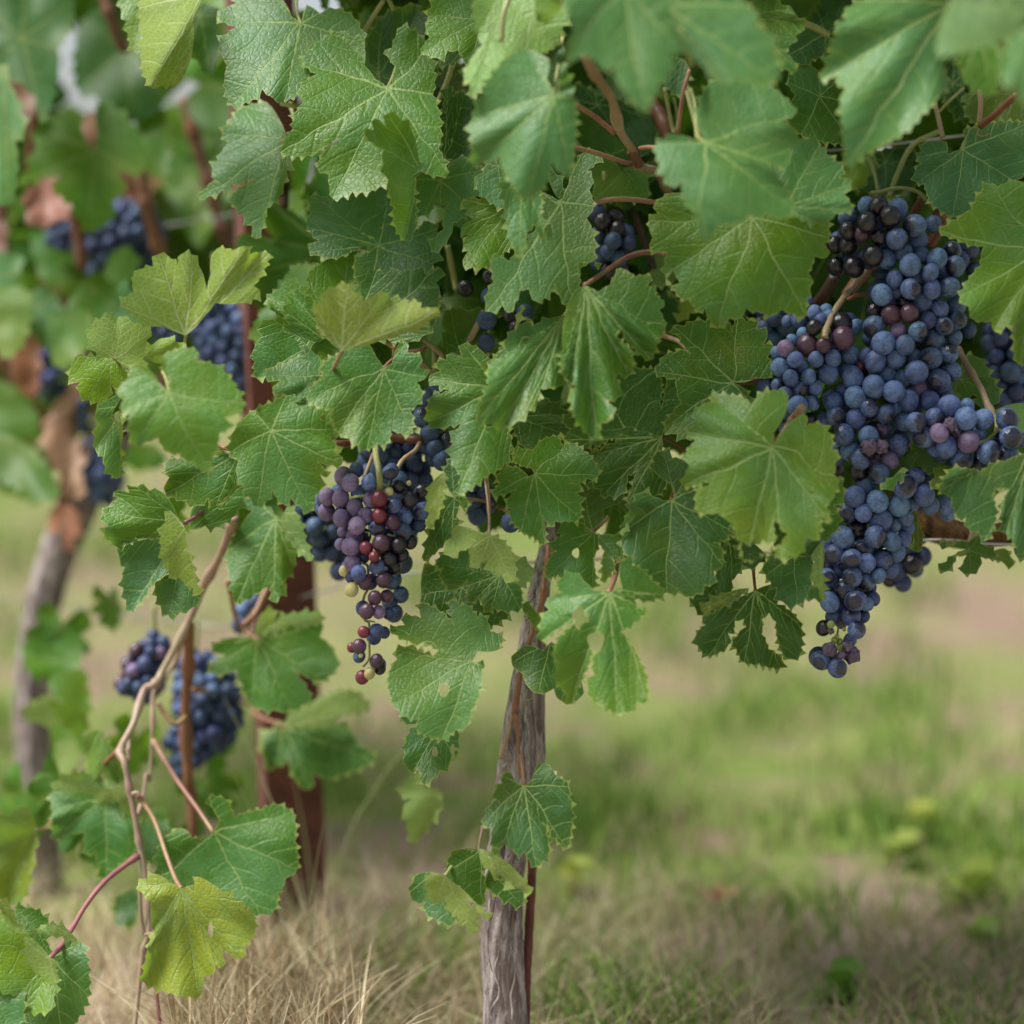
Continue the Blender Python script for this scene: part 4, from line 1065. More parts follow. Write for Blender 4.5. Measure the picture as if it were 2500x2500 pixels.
L(VC, 'H', '235,1350', '240,1350,x 245,1260,x 330,1110,x 345,1010 270,980,t 170,990 95,1072,s 50,1030 -50,1010 -180,1010,t -170,1050 -290,1120 -260,1190,s -300,1210 -340,1260,t -280,1310 -340,1390 -320,1480 -362,1615,t -190,1610,s G1470,1600 G1380,1660 G1390,1790 G1530,1800 G1620,1860 K1680,330 K1720,465,m K1790,450 K1800,400 K1870,400 K1880,360 L20,390 L35,450 L140,450 L150,390 L225,390 L310,320 L250,190,s L270,300 L290,455,t L360,430 L430,410 L460,300 L540,330 L560,220 L540,160 L625,215,t L600,110 L600,100 H680,1610,t H650,1540 H660,1460 H680,1400 H630,1370 H640,1310,t H560,1200 H460,1210 H470,1150,t H380,1170,x H270,1300,x', 1.37, (0.115, 0.205, 0.028), ty=.4, wave=1.0, curl=.12, tooth=24, h=10, stalk='235,1350 300,1280 340,1210 370,1160 440,1090,1.42', scol='pink', sw=8)
L(VC, 'G', '1150,1290', '1150,1290,x 1170,1180,x 1270,1080,t 1240,900 1200,890 1140,1090,s 1150,930 1100,840,t 1010,830 930,820 840,850,t 830,1000 790,1130 620,1140 520,1130,t 480,1170 530,1240 485,1310,t 650,1365 790,1300 880,1270,s 830,1330 635,1420,t 700,1470 710,1570 640,1610 740,1640 740,1690,m 800,1680 880,1670 920,1540 985,1515,s 950,1620 915,1730,t 1020,1660 1120,1680 1185,1600,t 1170,1560 1060,1480 1150,1380,x', 1.47, (0.044, 0.115, 0.026), ty=.4, tooth=20, stalk='1150,1290 1230,1330 1320,1385 1400,1400,1.51', scol='brown')
L(VC, 'G', '290,1535', '290,1535,x 250,1555,x 180,1490 90,1490,t 30,1570 60,1600 5,1680,t 165,1645,s 100,1740 140,1770 130,1830 180,1900 K200,270,t K280,300 K355,355,m K345,160 K400,240 K430,200 G590,1840,t G600,1740 G570,1670 G610,1620 G530,1600,s G640,1570 G720,1550,t G680,1440 G620,1380 G540,1330,t G480,1370 G450,1290 G490,1280,t G340,1310 G280,1380 G150,1370,t G180,1420 G140,1445 G270,1500,x', 1.43, (0.064, 0.17, 0.018), ty=.35, wave=1.1, tooth=20)
L(VC, 'G', '170,1150', '170,1150,x 310,1025,t 400,1050 520,1140,t 480,1180 500,1270,m 350,1300 290,1370 200,1345,t 160,1230', 1.48, (0.05, 0.115, 0.014), ty=.3)
L(VC, 'K', '690,270', '690,270,x 600,250 580,120 G590,1700 G610,1630,t G720,1640 G900,1690 G960,1720,t G920,1830 K880,60,m K820,95,x K755,120,x K750,230,x', 1.495, (0.07, 0.12, 0.05), ty=.3, tooth=40)
L(VC, 'G', '1235,1685', '1235,1685,x 1210,1610,x 1060,1480,t 1100,1460 1100,1410 1150,1380,m 1220,1430 1300,1450 1340,1500,t 1290,1640,x', 1.44, (0.055, 0.09, 0.016), ty=.2, stalk='1235,1685 1210,1715,1.45', scol='tan')
L(VC, 'K', '1210,58', '1210,58,x 1160,60,x 1080,30 1020,0,t 965,60 930,130 880,260,t 900,300 880,380 1000,520 1030,540 1110,640 1180,680,m 1260,680 1330,710 1380,690 1440,630 1480,630 1500,540 1560,500,t 1540,370 1500,345,s 1540,330 1580,330 1600,290 1650,295,t 1560,170 1400,60 G1590,1700 G1450,1620,t G1300,1640,x', 1.425, (0.050, 0.120, 0.044), ty=.35, fold=-.12, tooth=24, stalk='1210,58 1215,30 G1240,1640,1.45', scol='brown')
L(VC, 'K', '915,180', '950,90,x 900,240 860,280,t 905,270 925,220,m 960,130,x', 1.415, 'P')
L(VC, 'K', '690,270', '690,270,x 630,265,x 630,190 570,190,t 460,240 500,290 430,330 400,380,t 440,400 380,480 375,585,t 450,560 500,590 620,600 690,650,m 685,450 720,350,x 720,300,x', 1.435, (0.07, 0.165, 0.016), ty=.3, holes='568,415,24,34', tooth=19, stalk='690,270 740,220 790,170,1.46', scol='pink')
L(VC, 'K', '700,280', '705,275,x 740,290,x 830,290 875,290,t 890,380 870,470,t 800,440 830,500 755,615,m 748,500 760,400 720,320,x', 1.428, (0.055, 0.14, 0.018), ty=.3, tooth=19)
L(VC, 'K', '790,680', '790,680,x 690,670,x 620,600 560,550 490,575,t 440,620 480,680 370,740,t 390,800 340,860 330,1000,t 440,940 500,900 620,870 660,830,s 630,880 490,920 415,1110 450,1140 435,1270 500,1350 530,1430,t 580,1320 620,1240 660,1250 665,1110,s 700,1090 650,1250 670,1390 750,1440 850,1492,m 940,1480 980,1420 1040,1420,t 1045,1270 1000,1150 930,1030 870,940 960,880 1045,800,t 980,790 945,695,s 1050,740 1160,690,t 1080,600 1000,520 950,500 940,430,t 860,500,x 880,650,x 830,665,x', 1.385, (0.080, 0.175, 0.034), ty=.3, wave=1.5, holes='703,1010,54,66 590,830,44,50', tooth=21, h=10, stalk='790,680 820,610 845,520 850,420,1.43', scol='pink', sw=7)
L(VC, 'K', '402,1012', '402,1012,x 350,1070,x 280,1040 200,1050 135,1155,t 210,1230 250,1320 310,1360,t 420,1330 450,1400 540,1430,m 600,1390 600,1250,t 460,1050,x', 1.435, (0.045, 0.112, 0.036), ty=.35, tooth=34, amp=6)
L(VC, 'K', '300,860', '200,760,x 240,860 220,820,t 260,870 340,920,m 370,900 320,850 290,800,t', 1.47, 'G')
L(VC, 'K', '1777,665', '1777,665,x 1720,690,x 1600,760 1500,820 1420,850,t 1440,900 1380,960 1390,1040 1450,1110,t 1540,1080 1600,1030 1640,870,s 1700,860 1715,910,s 1620,1010 1650,1060 1700,1150,t 1800,1160 L290,1190,m L300,1130 L210,1060 L165,960 L165,860 L215,820,s L260,880 L300,1080,t L350,1130 L420,1110 L430,920,t L400,850 L330,790 L270,760 L260,620,x L140,655,x', 1.45, (0.032, 0.092, 0.020), ty=.3, wave=1.2, tooth=20, stalk='1777,665 1770,600 1762,500,1.47', scol='brown')
L(VC, 'K', '1735,655', '1735,650,x 1590,680 1470,740 1415,802,m 1500,790 1570,770 1690,690,t', 1.425, (0.12, 0.17, 0.05), back=True, ty=.0)
L(VC, 'K', '1600,330', '1560,320,x 1650,300,t 1690,500 1620,600,t 1590,780 1420,835,m 1330,710 1500,600,t 1540,500', 1.485, 'D', ty=.3)
L(VC, 'L', '380,430', '250,420,x 460,290,t 550,330 500,430,t 500,600 460,720 400,760,m 300,740 265,650 190,560,t 175,500 200,470', 1.445, (0.034, 0.095, 0.030), ty=.3, wave=1.3)
L(VC, 'L', '560,330', '580,325,x 495,440,t 520,470 500,600 545,640 575,737,m 572,550,x', 1.405, 'P', ty=.0, tx=.8)
L(VC, 'L', '510,650', '500,630,x 460,730,t 520,720 575,740,m 545,650', 1.415, 'G')
L(VC, 'L', '80,430', '190,420,x 30,300 -10,420,t 30,460 80,520,m 150,480 190,450,t', 1.455, 'D')
L(VC, 'H', '560,1800', '540,1750,x 690,1550,t 715,1700 650,1750 680,1800,m 660,1932 L640,280 L570,330,t L520,260', 1.405, 'G', ty=.2)
L(VR, 'H', '2000,1300', '2080,1350,x 1932,1400,x 1800,1450 1640,1520 1450,1500,t 1360,1640,t 1440,1700 1490,1840 1540,1832 L1560,250 L1620,270 L1690,325,m L1740,160 L1720,30,s H1740,1640 H1790,1600 H1830,1640 L1780,130 L1810,280,t L1850,310 L1932,430,t L2100,300 L2150,40,x H2140,1500,x', 1.41, (0.054, 0.128, 0.048), ty=.4, tooth=24, stalk='2000,1300 2060,1200,1.45')
L(VR, 'H', '1500,900', '1480,900,x 1560,710,t 1590,740 1670,810 1700,880,t 1770,1010,m 1700,1090 1600,1060,t 1500,1000', 1.49, (0.075, 0.155, 0.02), holes='1590,1020,22,13')
L(VR, 'H', '1200,1400', '1220,1360,x 1120,1400 1090,1480,t 1130,1520 1200,1430,s 1240,1490 1310,1535,m 1360,1470 1350,1420,t 1290,1370', 1.455, (0.075, 0.13, 0.055), tooth=19)
L(VR, 'H', '1480,1500', '1490,1500,x 1400,1480 1330,1560 1300,1620,m 1340,1640 1450,1580', 1.44, (0.14, 0.19, 0.04))
L(VR, 'H', '1100,1490', '1120,1490,x 1050,1560 960,1630,m 1000,1640 1080,1580 1130,1530', 1.425, 'G')
L(VR, 'H', '1840,1100', '1900,1060,x 1750,1100 1730,1130,t 1780,1180 1960,1300,m 2000,1100', 1.46, 'P', back=False)
L(VR, 'L', '1560,400', '1540,390,x 1450,370 1355,350,t 1440,345 1560,335 1640,290,t 1640,350 1730,400 1740,450,t 1640,440 1640,500 1570,555,m 1510,540 1545,430,s 1480,430 1420,535,t 1355,525 1410,470', 1.49, (0.060, 0.135, 0.018), tooth=24, stalk='1560,400 1600,300 1640,240,1.53')
L(VR, 'L', '1720,410', '1720,400,x 1800,380 1865,495,m 1780,470 1720,450', 1.52, (0.13, 0.18, 0.03))
L(VR, 'L', '1210,100', '1190,100,x 1240,250 1250,330 1220,410,m 1190,310 1170,390 1160,240', 1.50, (0.10, 0.11, 0.02), tooth=40)
L(VR, 'L', '1900,390', '1860,380,x 1870,420 1940,450,m 1990,400', 1.50, 'T')
# --- under the middle bunch
L(VC, 'J', '1640,300', '1600,285,x 1410,225,t 1395,300 1340,370 1400,450,t 1440,400 1535,350,s 1505,430 1550,520,t 1590,470 1630,460 1650,540 1680,530 1700,560 1720,550 1795,612,m 1812,480 1790,400 1710,320', 1.41, (0.20, 0.27, 0.11), back=True, ty=.1, stalk='1640,300 1640,150 1620,-40 1615,-130,1.45', scol='tan')
L(VC, 'J', '1800,470', '1800,450,x 1820,540 1850,640,m 1935,560,t 1900,480', 1.435, 'P')
L(VC, 'J', '1720,560', '1500,380,x 1350,395 1280,490,t 1330,520 1320,590 1390,672,t 1490,595,s 1490,640 1520,750,t 1570,720 1640,812,m 1670,780 1720,800 1850,792,t 1860,700 1820,560', 1.445, (0.048, 0.125, 0.026), ty=.4, tooth=21)
L(VC, 'J', '1450,640', '1200,490,x 1180,700,t 1300,800 1400,920,m 1500,830 1600,930 1780,820,t 1700,700 1450,560', 1.485, 'D')
L(VC, 'F', '1405,1700', '1405,1695,x 1345,1600 1340,1540 1380,1430,t 1450,1560 1450,1640 1500,1760,t J1440,90,x J1420,170 J1430,230 J1380,370,t J1350,330 J1200,470,m J1230,300 J1310,150 J1320,60', 1.46, (0.036, 0.10, 0.020), ty=.2, stalk='1405,1700 1500,1705 1620,1725 1700,1760 1780,1800,1.50', scol='pink')
L(VC, 'F', '1340,1525', '1340,1522,x 1250,1600 1220,1720,t 1235,1800 1230,1905,m 1310,1780 1330,1650,t', 1.405, 'U', ty=.0, tx=-.6)
L(VC, 'F', '1445,1680', '1430,1690,x 1460,1760 1500,1765,m 1480,1700', 1.445, 'G')
L(VC, 'J', '1520,1150', '1520,1150,x 1560,1078,x 1690,1072,t 1730,980,t 1650,940 1600,835 1560,850 1500,770 1440,770 1380,730,t 1400,900,s 1310,810 1180,752,t 1180,850 1060,840 1070,900 970,930,t 1140,1030 1250,1035 1300,1070,s 1270,1118 1200,1090 1150,1040 1010,1070,t 1020,1130 980,1190 960,1300 1000,1440,t 1090,1520 1165,1530 1155,1610 1240,1650 1330,1668,m 1420,1600 1500,1570 1520,1480 1570,1350,t 1590,1200 1610,1175,t 1545,1150,x', 1.42, (0.080, 0.172, 0.046), ty=.5, wave=.9, holes='1335,1335,34,44', tooth=21)
L(VC, 'J', '1100,1480', '1050,1460,x 1040,1500 1070,1555,m 1110,1570 1175,1520,t 1120,1490', 1.46, 'T')
L(VC, 'J', '1290,1600', '1280,1600,x 1160,1580 1100,1630 1070,1750,t 1080,1850 N1125,240,t N1160,215 N1190,250 N1200,322,m N1310,225 N1380,160 J1415,1800,t J1430,1620 J1400,1600', 1.475, (0.046, 0.115, 0.048), ty=.5, holes='1275,1755,14,30 1392,1740,12,34')
L(VC, 'N', '1325,365', '1320,360,x 1200,340 1160,240,t 1060,320 1040,380 1130,410,t 1060,480 1090,560 1120,712,m 1190,640 1300,500 1320,400,t', 1.60, (0.21, 0.29, 0.13), back=True, ty=.1)
L(VC, 'O', '220,325', '220,325,x 160,290,x 130,235 70,260,t 70,310 25,350 30,420 0,450 -60,590,t 0,610 20,800 80,700,t 140,760 220,770 300,872,m 385,790 370,650 340,575,s 390,600 430,680 510,750,t 540,560 520,400 520,330,t 440,260 350,175,t 290,220,x 270,290,x', 1.42, (0.036, 0.100, 0.026), ty=.35, tooth=24, stalk='220,325 195,120 K185,1900 K180,1700 K165,1500,1.46', scol='pink', sw=5)
L(VC, 'N', '1570,755', '1570,755,x 1450,750,t 1380,800 1350,910,t 1400,980 1440,1000 1500,1080 1600,1130,m 1610,980 1580,900 1625,880 1600,800,x', 1.425, (0.038, 0.105, 0.012), ty=.2, stalk='1570,755 1580,690 1600,600,1.46', scol='tan')
L(VC, 'N', '1575,755', '1570,750,x 1580,820 1640,890 1720,960,t 1700,900 1790,1025,t 1800,985 1925,1052,m 1850,930,x 1700,800,x', 1.40, (0.20, 0.26, 0.10), back=True, ty=.0)
L(VC, 'N', '1640,880', '1640,880,x 1610,980,t 1700,1070 1860,1127,m 1880,1050 1800,1000 1700,920,x', 1.43, (0.040, 0.11, 0.014))
L(VC, 'N', '1345,930', '1345,930,x 1250,910,t 1210,970 1220,1030 1290,1120,t 1350,1060,s 1370,1170 1420,1200 1555,1312,m 1540,1170 1480,1085,s 1640,1228,t 1560,1130,x 1400,980,x', 1.40, (0.21, 0.27, 0.11), back=True, ty=.0, stalk='1345,930 1400,850,1.43')
L(VC, 'N', '1260,910', '1260,908,x 1170,915 1100,1040,t 1150,1110 1210,1110 1210,1180 1390,1267,m 1405,1190 1330,1080 1220,1000', 1.43, (0.036, 0.10, 0.014))
# --- lower left drooping shoots
L(VC, 'I', '1860,170', '1700,130,x 1620,240 1535,400,t 1560,600 1590,748,t 1720,690 1830,610 1840,745,m 1932,640 J240,620 J320,520,t J330,350 J340,270,t J200,160 J60,60 J-80,60,x', 1.56, (0.055, 0.14, 0.026), ty=.35, fold=.25, tooth=26)
L(VC, 'J', '190,150', '280,100,x 240,200 300,330,t 440,470,m 400,330 330,130', 1.53, 'P')
L(VC, 'J', '90,1000', '90,1000,x 20,980,x -120,990 -230,1050,t -150,1100 -250,1180,t -200,1230 -60,1200 -20,1300 40,1440,t 180,1470 300,1470,m 440,1400 310,1190,s 500,1280,t 610,1200 600,1080 500,980 510,880,t 300,850 130,900,x', 1.63, (0.055, 0.15, 0.014), ty=.35, h=16, tooth=30, stalk='90,1000 20,960 I1700,960 I1600,880 I1540,600,1.62', scol='pink', sw=6)
L(VC, 'J', '200,900', '100,960,x 200,860,t 350,820 510,830,m 500,890 300,900', 1.60, 'P', ty=.1)
L(VC, 'J', '120,930', '60,960,x 100,830,t 190,800 200,850,m 130,930', 1.60, 'U', ty=.1)
L(VC, 'J', '260,1580', '260,1590,x 120,1640,t 160,1880 N200,200,t N290,130 N320,270 N430,355,m N450,240 N540,270 N870,160,t J880,1800 J760,1700 J700,1590,t J500,1570', 1.70, (0.045, 0.125, 0.030), ty=.35, h=16, tooth=34, stalk='260,1580 200,1560 60,1500 I1700,1440 I1500,1370 I1310,1330,1.66', scol='pink', sw=6)
L(VC, 'J', '260,1580', '260,1580,x 290,1480 450,1420 600,1360,t 720,1340 840,1450,m 650,1500 560,1580 400,1580', 1.68, (0.15, 0.22, 0.10), back=True, ty=.3, h=16)
L(VC, 'M', '760,345', '760,350,x 600,330 340,330,t 480,250 600,250 700,290,m 790,310', 1.59, 'P', ty=.0)
L(VC, 'M', '760,345', '740,345,x 560,340,t 640,400 680,458,m 740,430 780,400 800,440,t 880,540 890,420,t 820,350', 1.575, (0.18, 0.25, 0.10), back=True, ty=.0)
L(VC, 'M', '720,390', '640,370,x 350,370 360,500,t 370,690,t 470,640 570,640 590,790 640,780 710,952,m 800,850 900,780 910,600,t 880,440', 1.60, (0.042, 0.125, 0.016), ty=.3, tooth=27)
L(VC, 'M', '1000,580', '930,560,x 940,820,t 1060,830 1100,700,m 1140,600 1050,560', 1.62, (0.040, 0.11, 0.016))
L(VC, 'I', '680,1620', '650,1600,x 570,1650 590,1800,t M600,260 M700,240,t M760,350,m M810,290 I760,1760,t I700,1660', 1.60, (0.13, 0.22, 0.055), ty=.2, fold=.3)
L(VC, 'M', '1440,645', '1440,645,x 1350,690 1300,680 1220,610,t 1100,690 1060,850 1090,930,t 1200,990 1350,1050 1560,1150 1750,1192,m 1850,1160 N220,1050 N270,950 N345,890,t N330,700 N320,510,t N210,455 N100,490 M1700,500 M1580,540,s M1520,420 M1410,395,t M1480,560,x', 1.54, (0.048, 0.135, 0.020), ty=.35, fold=.1, tooth=26, stalk='1440,645 1330,480 1200,300 1120,170 1030,20,1.62', scol='pink', sw=6)
L(VC, 'M', '1222,1020', '1222,1020,x 1150,980,x 1060,925 930,990,t 1020,1120 1040,1300,t 990,1500 970,1650,t 1090,1700 1340,1745,m 1370,1610 1450,1580 1400,1490 1500,1545,t 1480,1400 1620,1490,t 1650,1400 1720,1290 1700,1180,t 1500,1040,x 1340,940,t 1310,990,x', 1.475, (0.250, 0.285, 0.055), ty=.25, curl=.1, holes='1420,1295,16,50', wave=1.2, stalk='1222,1020 1180,950 1120,790 1040,560 930,390,1.55', scol='pink', sw=6)
L(VC, 'M', '245,625', '245,625,x 190,450,x 60,520,t -80,600 -100,800,t -60,1000 20,1100,m 110,1130 160,1080 215,900 235,760,t', 1.60, (0.19, 0.235, 0.045), ty=.2, fold=-.3, tooth=36, stalk='245,625 310,615 370,540 480,470,1.62', scol='pink')
L(VC, 'M', '335,1490', '335,1490,x 200,1360 120,1260 0,1180,t -100,1200 -160,1400,t -100,1600 0,1700 150,1740,t 140,1800 210,1852,t 340,1840 360,1740 385,1725,m 360,1600', 1.43, (0.140, 0.225, 0.012), ty=.3, wave=1.2, stalk='335,1490 420,1400 480,1300 580,1130 720,960 930,800,1.55', scol='purple', sw=6.5)
L(VC, 'M', '335,1485', '335,1480,x 180,1330 120,1260 80,1160 0,1100,t 40,1240 60,1260 170,1340,t 180,1490 270,1600 330,1600 380,1650,m 370,1560', 1.40, (0.20, 0.25, 0.055), back=True, ty=.0)
L(VC, 'M', '240,1300', '120,1260,x 100,1150,t 240,1160 330,1250,m 310,1360 345,1480,t 200,1400', 1.47, (0.036, 0.105, 0.012))
L(VC, 'M', '345,1480', '345,1480,x 470,1345,x 550,1380,t 600,1600 590,1750,t 500,1932 430,2050,m 100,2050,t 200,1850 330,1700', 1.455, (0.052, 0.128, 0.044), ty=.35)
L(VC, 'M', '-20,1800', '-100,1700,x 0,1690 150,1700,t 160,1850 100,1990,m -120,2050', 1.42, 'S', ty=.5)
L(VC, 'M', '450,1310', '530,1380,x 450,1290 330,1262,t 210,1322,m 300,1318 420,1340', 1.44, 'P', ty=.0)
L(VC, 'M', '830,1050', '900,1020,x 800,1060 770,1250,m 900,1270 930,1100', 1.66, 'D')
L(VC, 'M', '1690,100', 'I1790,1640,x I1830,1600 I1920,1560 J80,1600,t J70,1750 M1930,60,m M1830,210 I1780,1800,t', 1.70, 'D', h=18)

# ------------------------------------------------------------------ blurred vine at left: leaves that show
def LL(J, poly, d, tint, tile='A', **k):
    k.setdefault('h', 20); k.setdefault('tooth', 34); k.setdefault('amp', 12)
    k.setdefault('mat', M_LEAF_FAR)
    return L(VL, tile, J, poly, d, tint, **k)
LL('640,1010', '640,1010,x 580,960,x 520,820 400,800 250,860,t 240,1000 200,1130 120,1230,t 300,1180 500,1165,s 350,1250 480,1370 600,1560,m 740,1480 750,1350 850,1280 780,1150,s 950,1170,t 960,950 870,830 790,740 690,700,t 640,760,x 660,900,x', 1.80, 'G', curl=.2)
LL('850,340', '850,300,x 700,50 580,120,t 510,320 530,600,t 640,640 760,740 900,820,m 1080,720 1050,560,t 950,400 950,250,x', 1.90, 'D')
LL('150,260', '200,-200,x 380,-60 490,0,t 480,160 390,330,m 370,560 290,830,t 240,650 150,560 -100,450,t -150,0', 1.78, 'T')
LL('20,450', '60,430,x 60,560 140,750 170,850,t 100,950 110,1180 60,1380,m -60,1350 -150,900,t -100,500', 1.72, 'S')
LL('930,900', '920,820,x 1080,720,t 1140,900 1130,1080 1100,1190,m 1000,1120 930,1000,t', 1.88, 'G')
LL('1350,100', '1380,20,x 1250,100 1280,300,t 1400,500,m 1500,300 1480,100,t', 1.62, 'D')
LL('1340,900', '1250,700,x 1130,700 1100,900,t 1130,1300 1250,1450,m 1450,1300 1500,900,t 1350,750', 2.05, (0.085, 0.15, 0.02))
LL('1280,1000', '1200,950,x 1050,1200 1020,1400,t 1100,1450 1300,1480,m 1400,1300 1380,1100,t', 2.12, (0.08, 0.13, 0.02))
LL('1450,600', '1380,560,x 1250,650,t 1300,800 1500,880,m 1560,700 1500,560,t', 1.95, (0.05, 0.11, 0.015))
LL('60,1900', '-50,1700,x 130,1720,t 130,1900 E160,280 E0,300,m -100,1850', 1.85, 'S')
LL('380,1620', '200,1580,x 250,1800,t 350,1932 E400,260,m 560,1932 600,1750,t 450,1600', 1.95, 'G')
LL('820,1750', '760,1690,x 700,1850,t 850,1932 930,1800,m 900,1700', 1.85, 'G')
LL('640,300', '600,200,x 450,400,t 480,560,t 640,500 900,520,m 850,280 760,180,t', 1.86, (0.06, 0.14, 0.02), tile='E')
LL('80,400', '120,280,x -80,280 -80,600,t 60,760 170,620,m 200,420 180,300', 1.82, (0.13, 0.20, 0.07), tile='E')
LL('260,420', '240,290,x 180,330 220,520,t 300,680 400,640,m 420,450 350,300,t', 1.84, 'T', tile='E')
LL('480,500', '560,420,x 420,440 320,500,t 330,700 400,820,m 520,720 650,640,t 620,500', 1.83, (0.11, 0.19, 0.075), tile='E')
LL('900,400', '800,250,x 780,400,t 800,520 900,560,m 960,450 880,300', 1.7, 'T', tile='E')
LL('60,1300', '200,1350,x 0,1250 -60,1400,t 0,1560 150,1640,m 260,1720 380,1700 350,1550,t 260,1420', 1.85, (0.085, 0.165, 0.06), tile='E', ty=.7)
LL('60,1000', '100,950,x -60,900 -60,1150,t 100,1300 260,1200,m 220,1080', 1.95, (0.075, 0.15, 0.03), tile='E')
LL('1000,1400', '900,1340,x 830,1420 900,1500,m 1100,1480 1080,1360,t', 1.95, 'G', tile='E')
LL('1500,760', '1400,720,x 1380,800,t 1480,830,m 1540,780', 1.85, (0.09, 0.16, 0.07), tile='E')
LL('1560,100', '1540,40,x 1500,120 1500,420,t 1600,470,m 1650,300 1640,100', 1.95, (0.055, 0.09, 0.012), tile='E')
LL('550,1180', '540,1180,x 560,1000 400,900 250,950,t 150,1070,t 210,1230 400,1260,m', 1.86, (0.075, 0.17, 0.018), tile='I', ty=.6)
LL('560,1200', '560,1190,x 430,1220 330,1260,t 400,1400 590,1500,m 590,1300,t', 1.84, (0.06, 0.15, 0.02), tile='I')
LL('330,1400', '420,1440,x 330,1370 270,1400,t 150,1500,m 270,1565 470,1555,t 470,1480', 1.80, (0.21, 0.28, 0.10), tile='I', back=True, ty=.0)
LL('500,1560', '330,1400,x 470,1450 600,1560,t 540,1640 480,1620,m', 1.79, (0.15, 0.23, 0.04), tile='I', ty=.0)
LL('480,1620', '340,1560,x 350,1700 350,1932,t M400,100,m M600,80 I600,1780,t I560,1640', 1.83, (0.07, 0.165, 0.02), tile='I')
LL('440,1700', '380,1680,x 370,1780 440,1932,m 520,1800 510,1680,t', 1.80, (0.19, 0.26, 0.11), tile='I', back=True)
def dead(J, poly, d, tile, c=(0.30, 0.155, 0.105), **k): L(VL, tile, J, poly, d, c, mat=M_DEAD, name='dead_leaf', wave=2.6, h=20, tooth=40, **k)
dead('300,1220', '330,1190,x 200,1260 170,1400,t 240,1520,m 400,1480 480,1380,t 400,1220', 1.86, 'A', (0.42, 0.21, 0.17))
dead('610,760', '610,740,x 550,850,t 570,980 640,1010,m 685,940 640,820', 1.84, 'A', (0.40, 0.22, 0.14))
dead('150,600', '120,560,x 60,540,t 120,700 200,800,m 250,700 200,600', 1.82, 'A', (0.33, 0.20, 0.15))
dead('200,700', '240,620,x 120,680 80,850,t 180,1000 240,1000,m 260,850', 1.92, 'E', (0.30, 0.12, 0.06))
dead('480,1000', '540,920,x 440,1000 340,1130,t 300,1350 400,1520 480,1700,m 560,1690 540,1500 610,1400,t 480,1280 470,1150', 1.93, 'E', (0.46, 0.29, 0.20))
dead('420,1800', '360,1760,x 320,1840,t 400,1932 I450,150 I440,400,m I540,200 E520,1800,t', 1.93, 'E', (0.38, 0.19, 0.12))
dead('20,1450', '0,1400,x -60,1600 0,1760,m 40,1600', 1.9, 'A', (0.22, 0.12, 0.08))

# ------------------------------------------------------------------ canes, shoots, stalks, tendrils
cane(VC, 'C', '630,370,1.30 680,480,1.33 740,560,1.37 815,680,1.40 865,880,1.43 950,1010,1.455 1000,1120,1.47 1100,1150,1.50 1160,1230,1.54 1240,1400,1.6', 11, 'tan', 'shoot', (1, .9), nodes=4)
cane(VC, 'C', '940,1010,1.455 985,1090,1.462 990,1110,1.465', 12, 'brown', 'shoot')
cane(VC, 'C', '560,700,1.38 700,790,1.42 830,900,1.43', 6.5, 'pink', 'leaf_stalk')
cane(VC, 'C', '530,990,1.40 700,1030,1.43 940,1110,1.465', 6, 'pink', 'leaf_stalk')
cane(VC, 'C', '1000,1000,1.455 1060,992,1.44 1130,1000,1.42', 6, 'pink', 'leaf_stalk')
cane(VC, 'C', '670,1375,1.45 800,1345,1.45 950,1345,1.46 1110,1365,1.47', 6.5, 'pink', 'leaf_stalk')
cane(VC, 'C', '1050,600,1.57 1120,750,1.56 1190,900,1.55 1260,1100,1.56', 19, 'brown', 'cane')
cane(VC, 'C', '1335,470,1.50 1290,640,1.50 1255,900,1.51', 5.5, 'pink', 'leaf_stalk')
cane(VC, 'C', '1165,590,1.52 1210,820,1.53 1230,900,1.53', 5, 'green', 'leaf_stalk')
cane(VC, 'C', '1230,660,1.53 1255,800,1.54 1240,900,1.54', 4, 'green', 'leaf_stalk')
cane(VC, 'C', '950,1400,1.56 1020,1600,1.56 1090,1800,1.56 G1120,230,1.57 G1180,400,1.57 G1210,560,1.58', 9, 'dark', 'cane')
cane(VC, 'C', '1320,620,1.40 1380,850,1.37 1390,930,1.34', 7, 'green', 'leaf_stalk')
cane(VC, 'F', '890,625,1.46 960,660,1.46 1010,690,1.455', 6, 'pink', 'leaf_stalk')
cane(VC, 'F', '1195,630,1.50 1260,680,1.50 1320,740,1.50 1320,800,1.51', 6, 'tan', 'cane')
cane(VC, 'F', '1100,715,1.49 1180,705,1.48 1215,680,1.48', 6, 'brown', 'cane')
cane(VC, 'F', '1150,765,1.48 1200,810,1.48 1270,870,1.48', 6, 'tan', 'cane')
cane(VC, 'F', '1610,440,1.50 1530,600,1.50 1450,730,1.51', 8, 'tan', 'cane')
cane(VC, 'F', '960,1290,1.50 1080,1300,1.50 1180,1305,1.50 1400,1300,1.54', 11, 'brown', 'cane')
cane(VC, 'F', '400,1320,1.50 620,1335,1.49 720,1330,1.50 960,1300,1.50', 10, 'brown', 'cane')
cane(VC, 'F', '1170,1330,1.49 1140,1380,1.47 1060,1440,1.45 1010,1520,1.44', 5.5, 'tan', 'bunch_stalk')
cane(VC, 'F', '860,1400,1.47 830,1480,1.46 800,1560,1.455', 5, 'tan', 'bunch_stalk')
cane(VC, 'F', '1620,1540,1.47 1635,1700,1.46 1640,1800,1.45', 5.5, 'tan', 'leaf_stalk')
cane(VC, 'F', '1360,0,1.55 1400,200,1.56 1420,300,1.56', 7, 'green', 'cane')
cane(VC, 'F', '1640,720,1.50 1560,860,1.52 1450,900,1.54', 5, 'green', 'leaf_stalk')
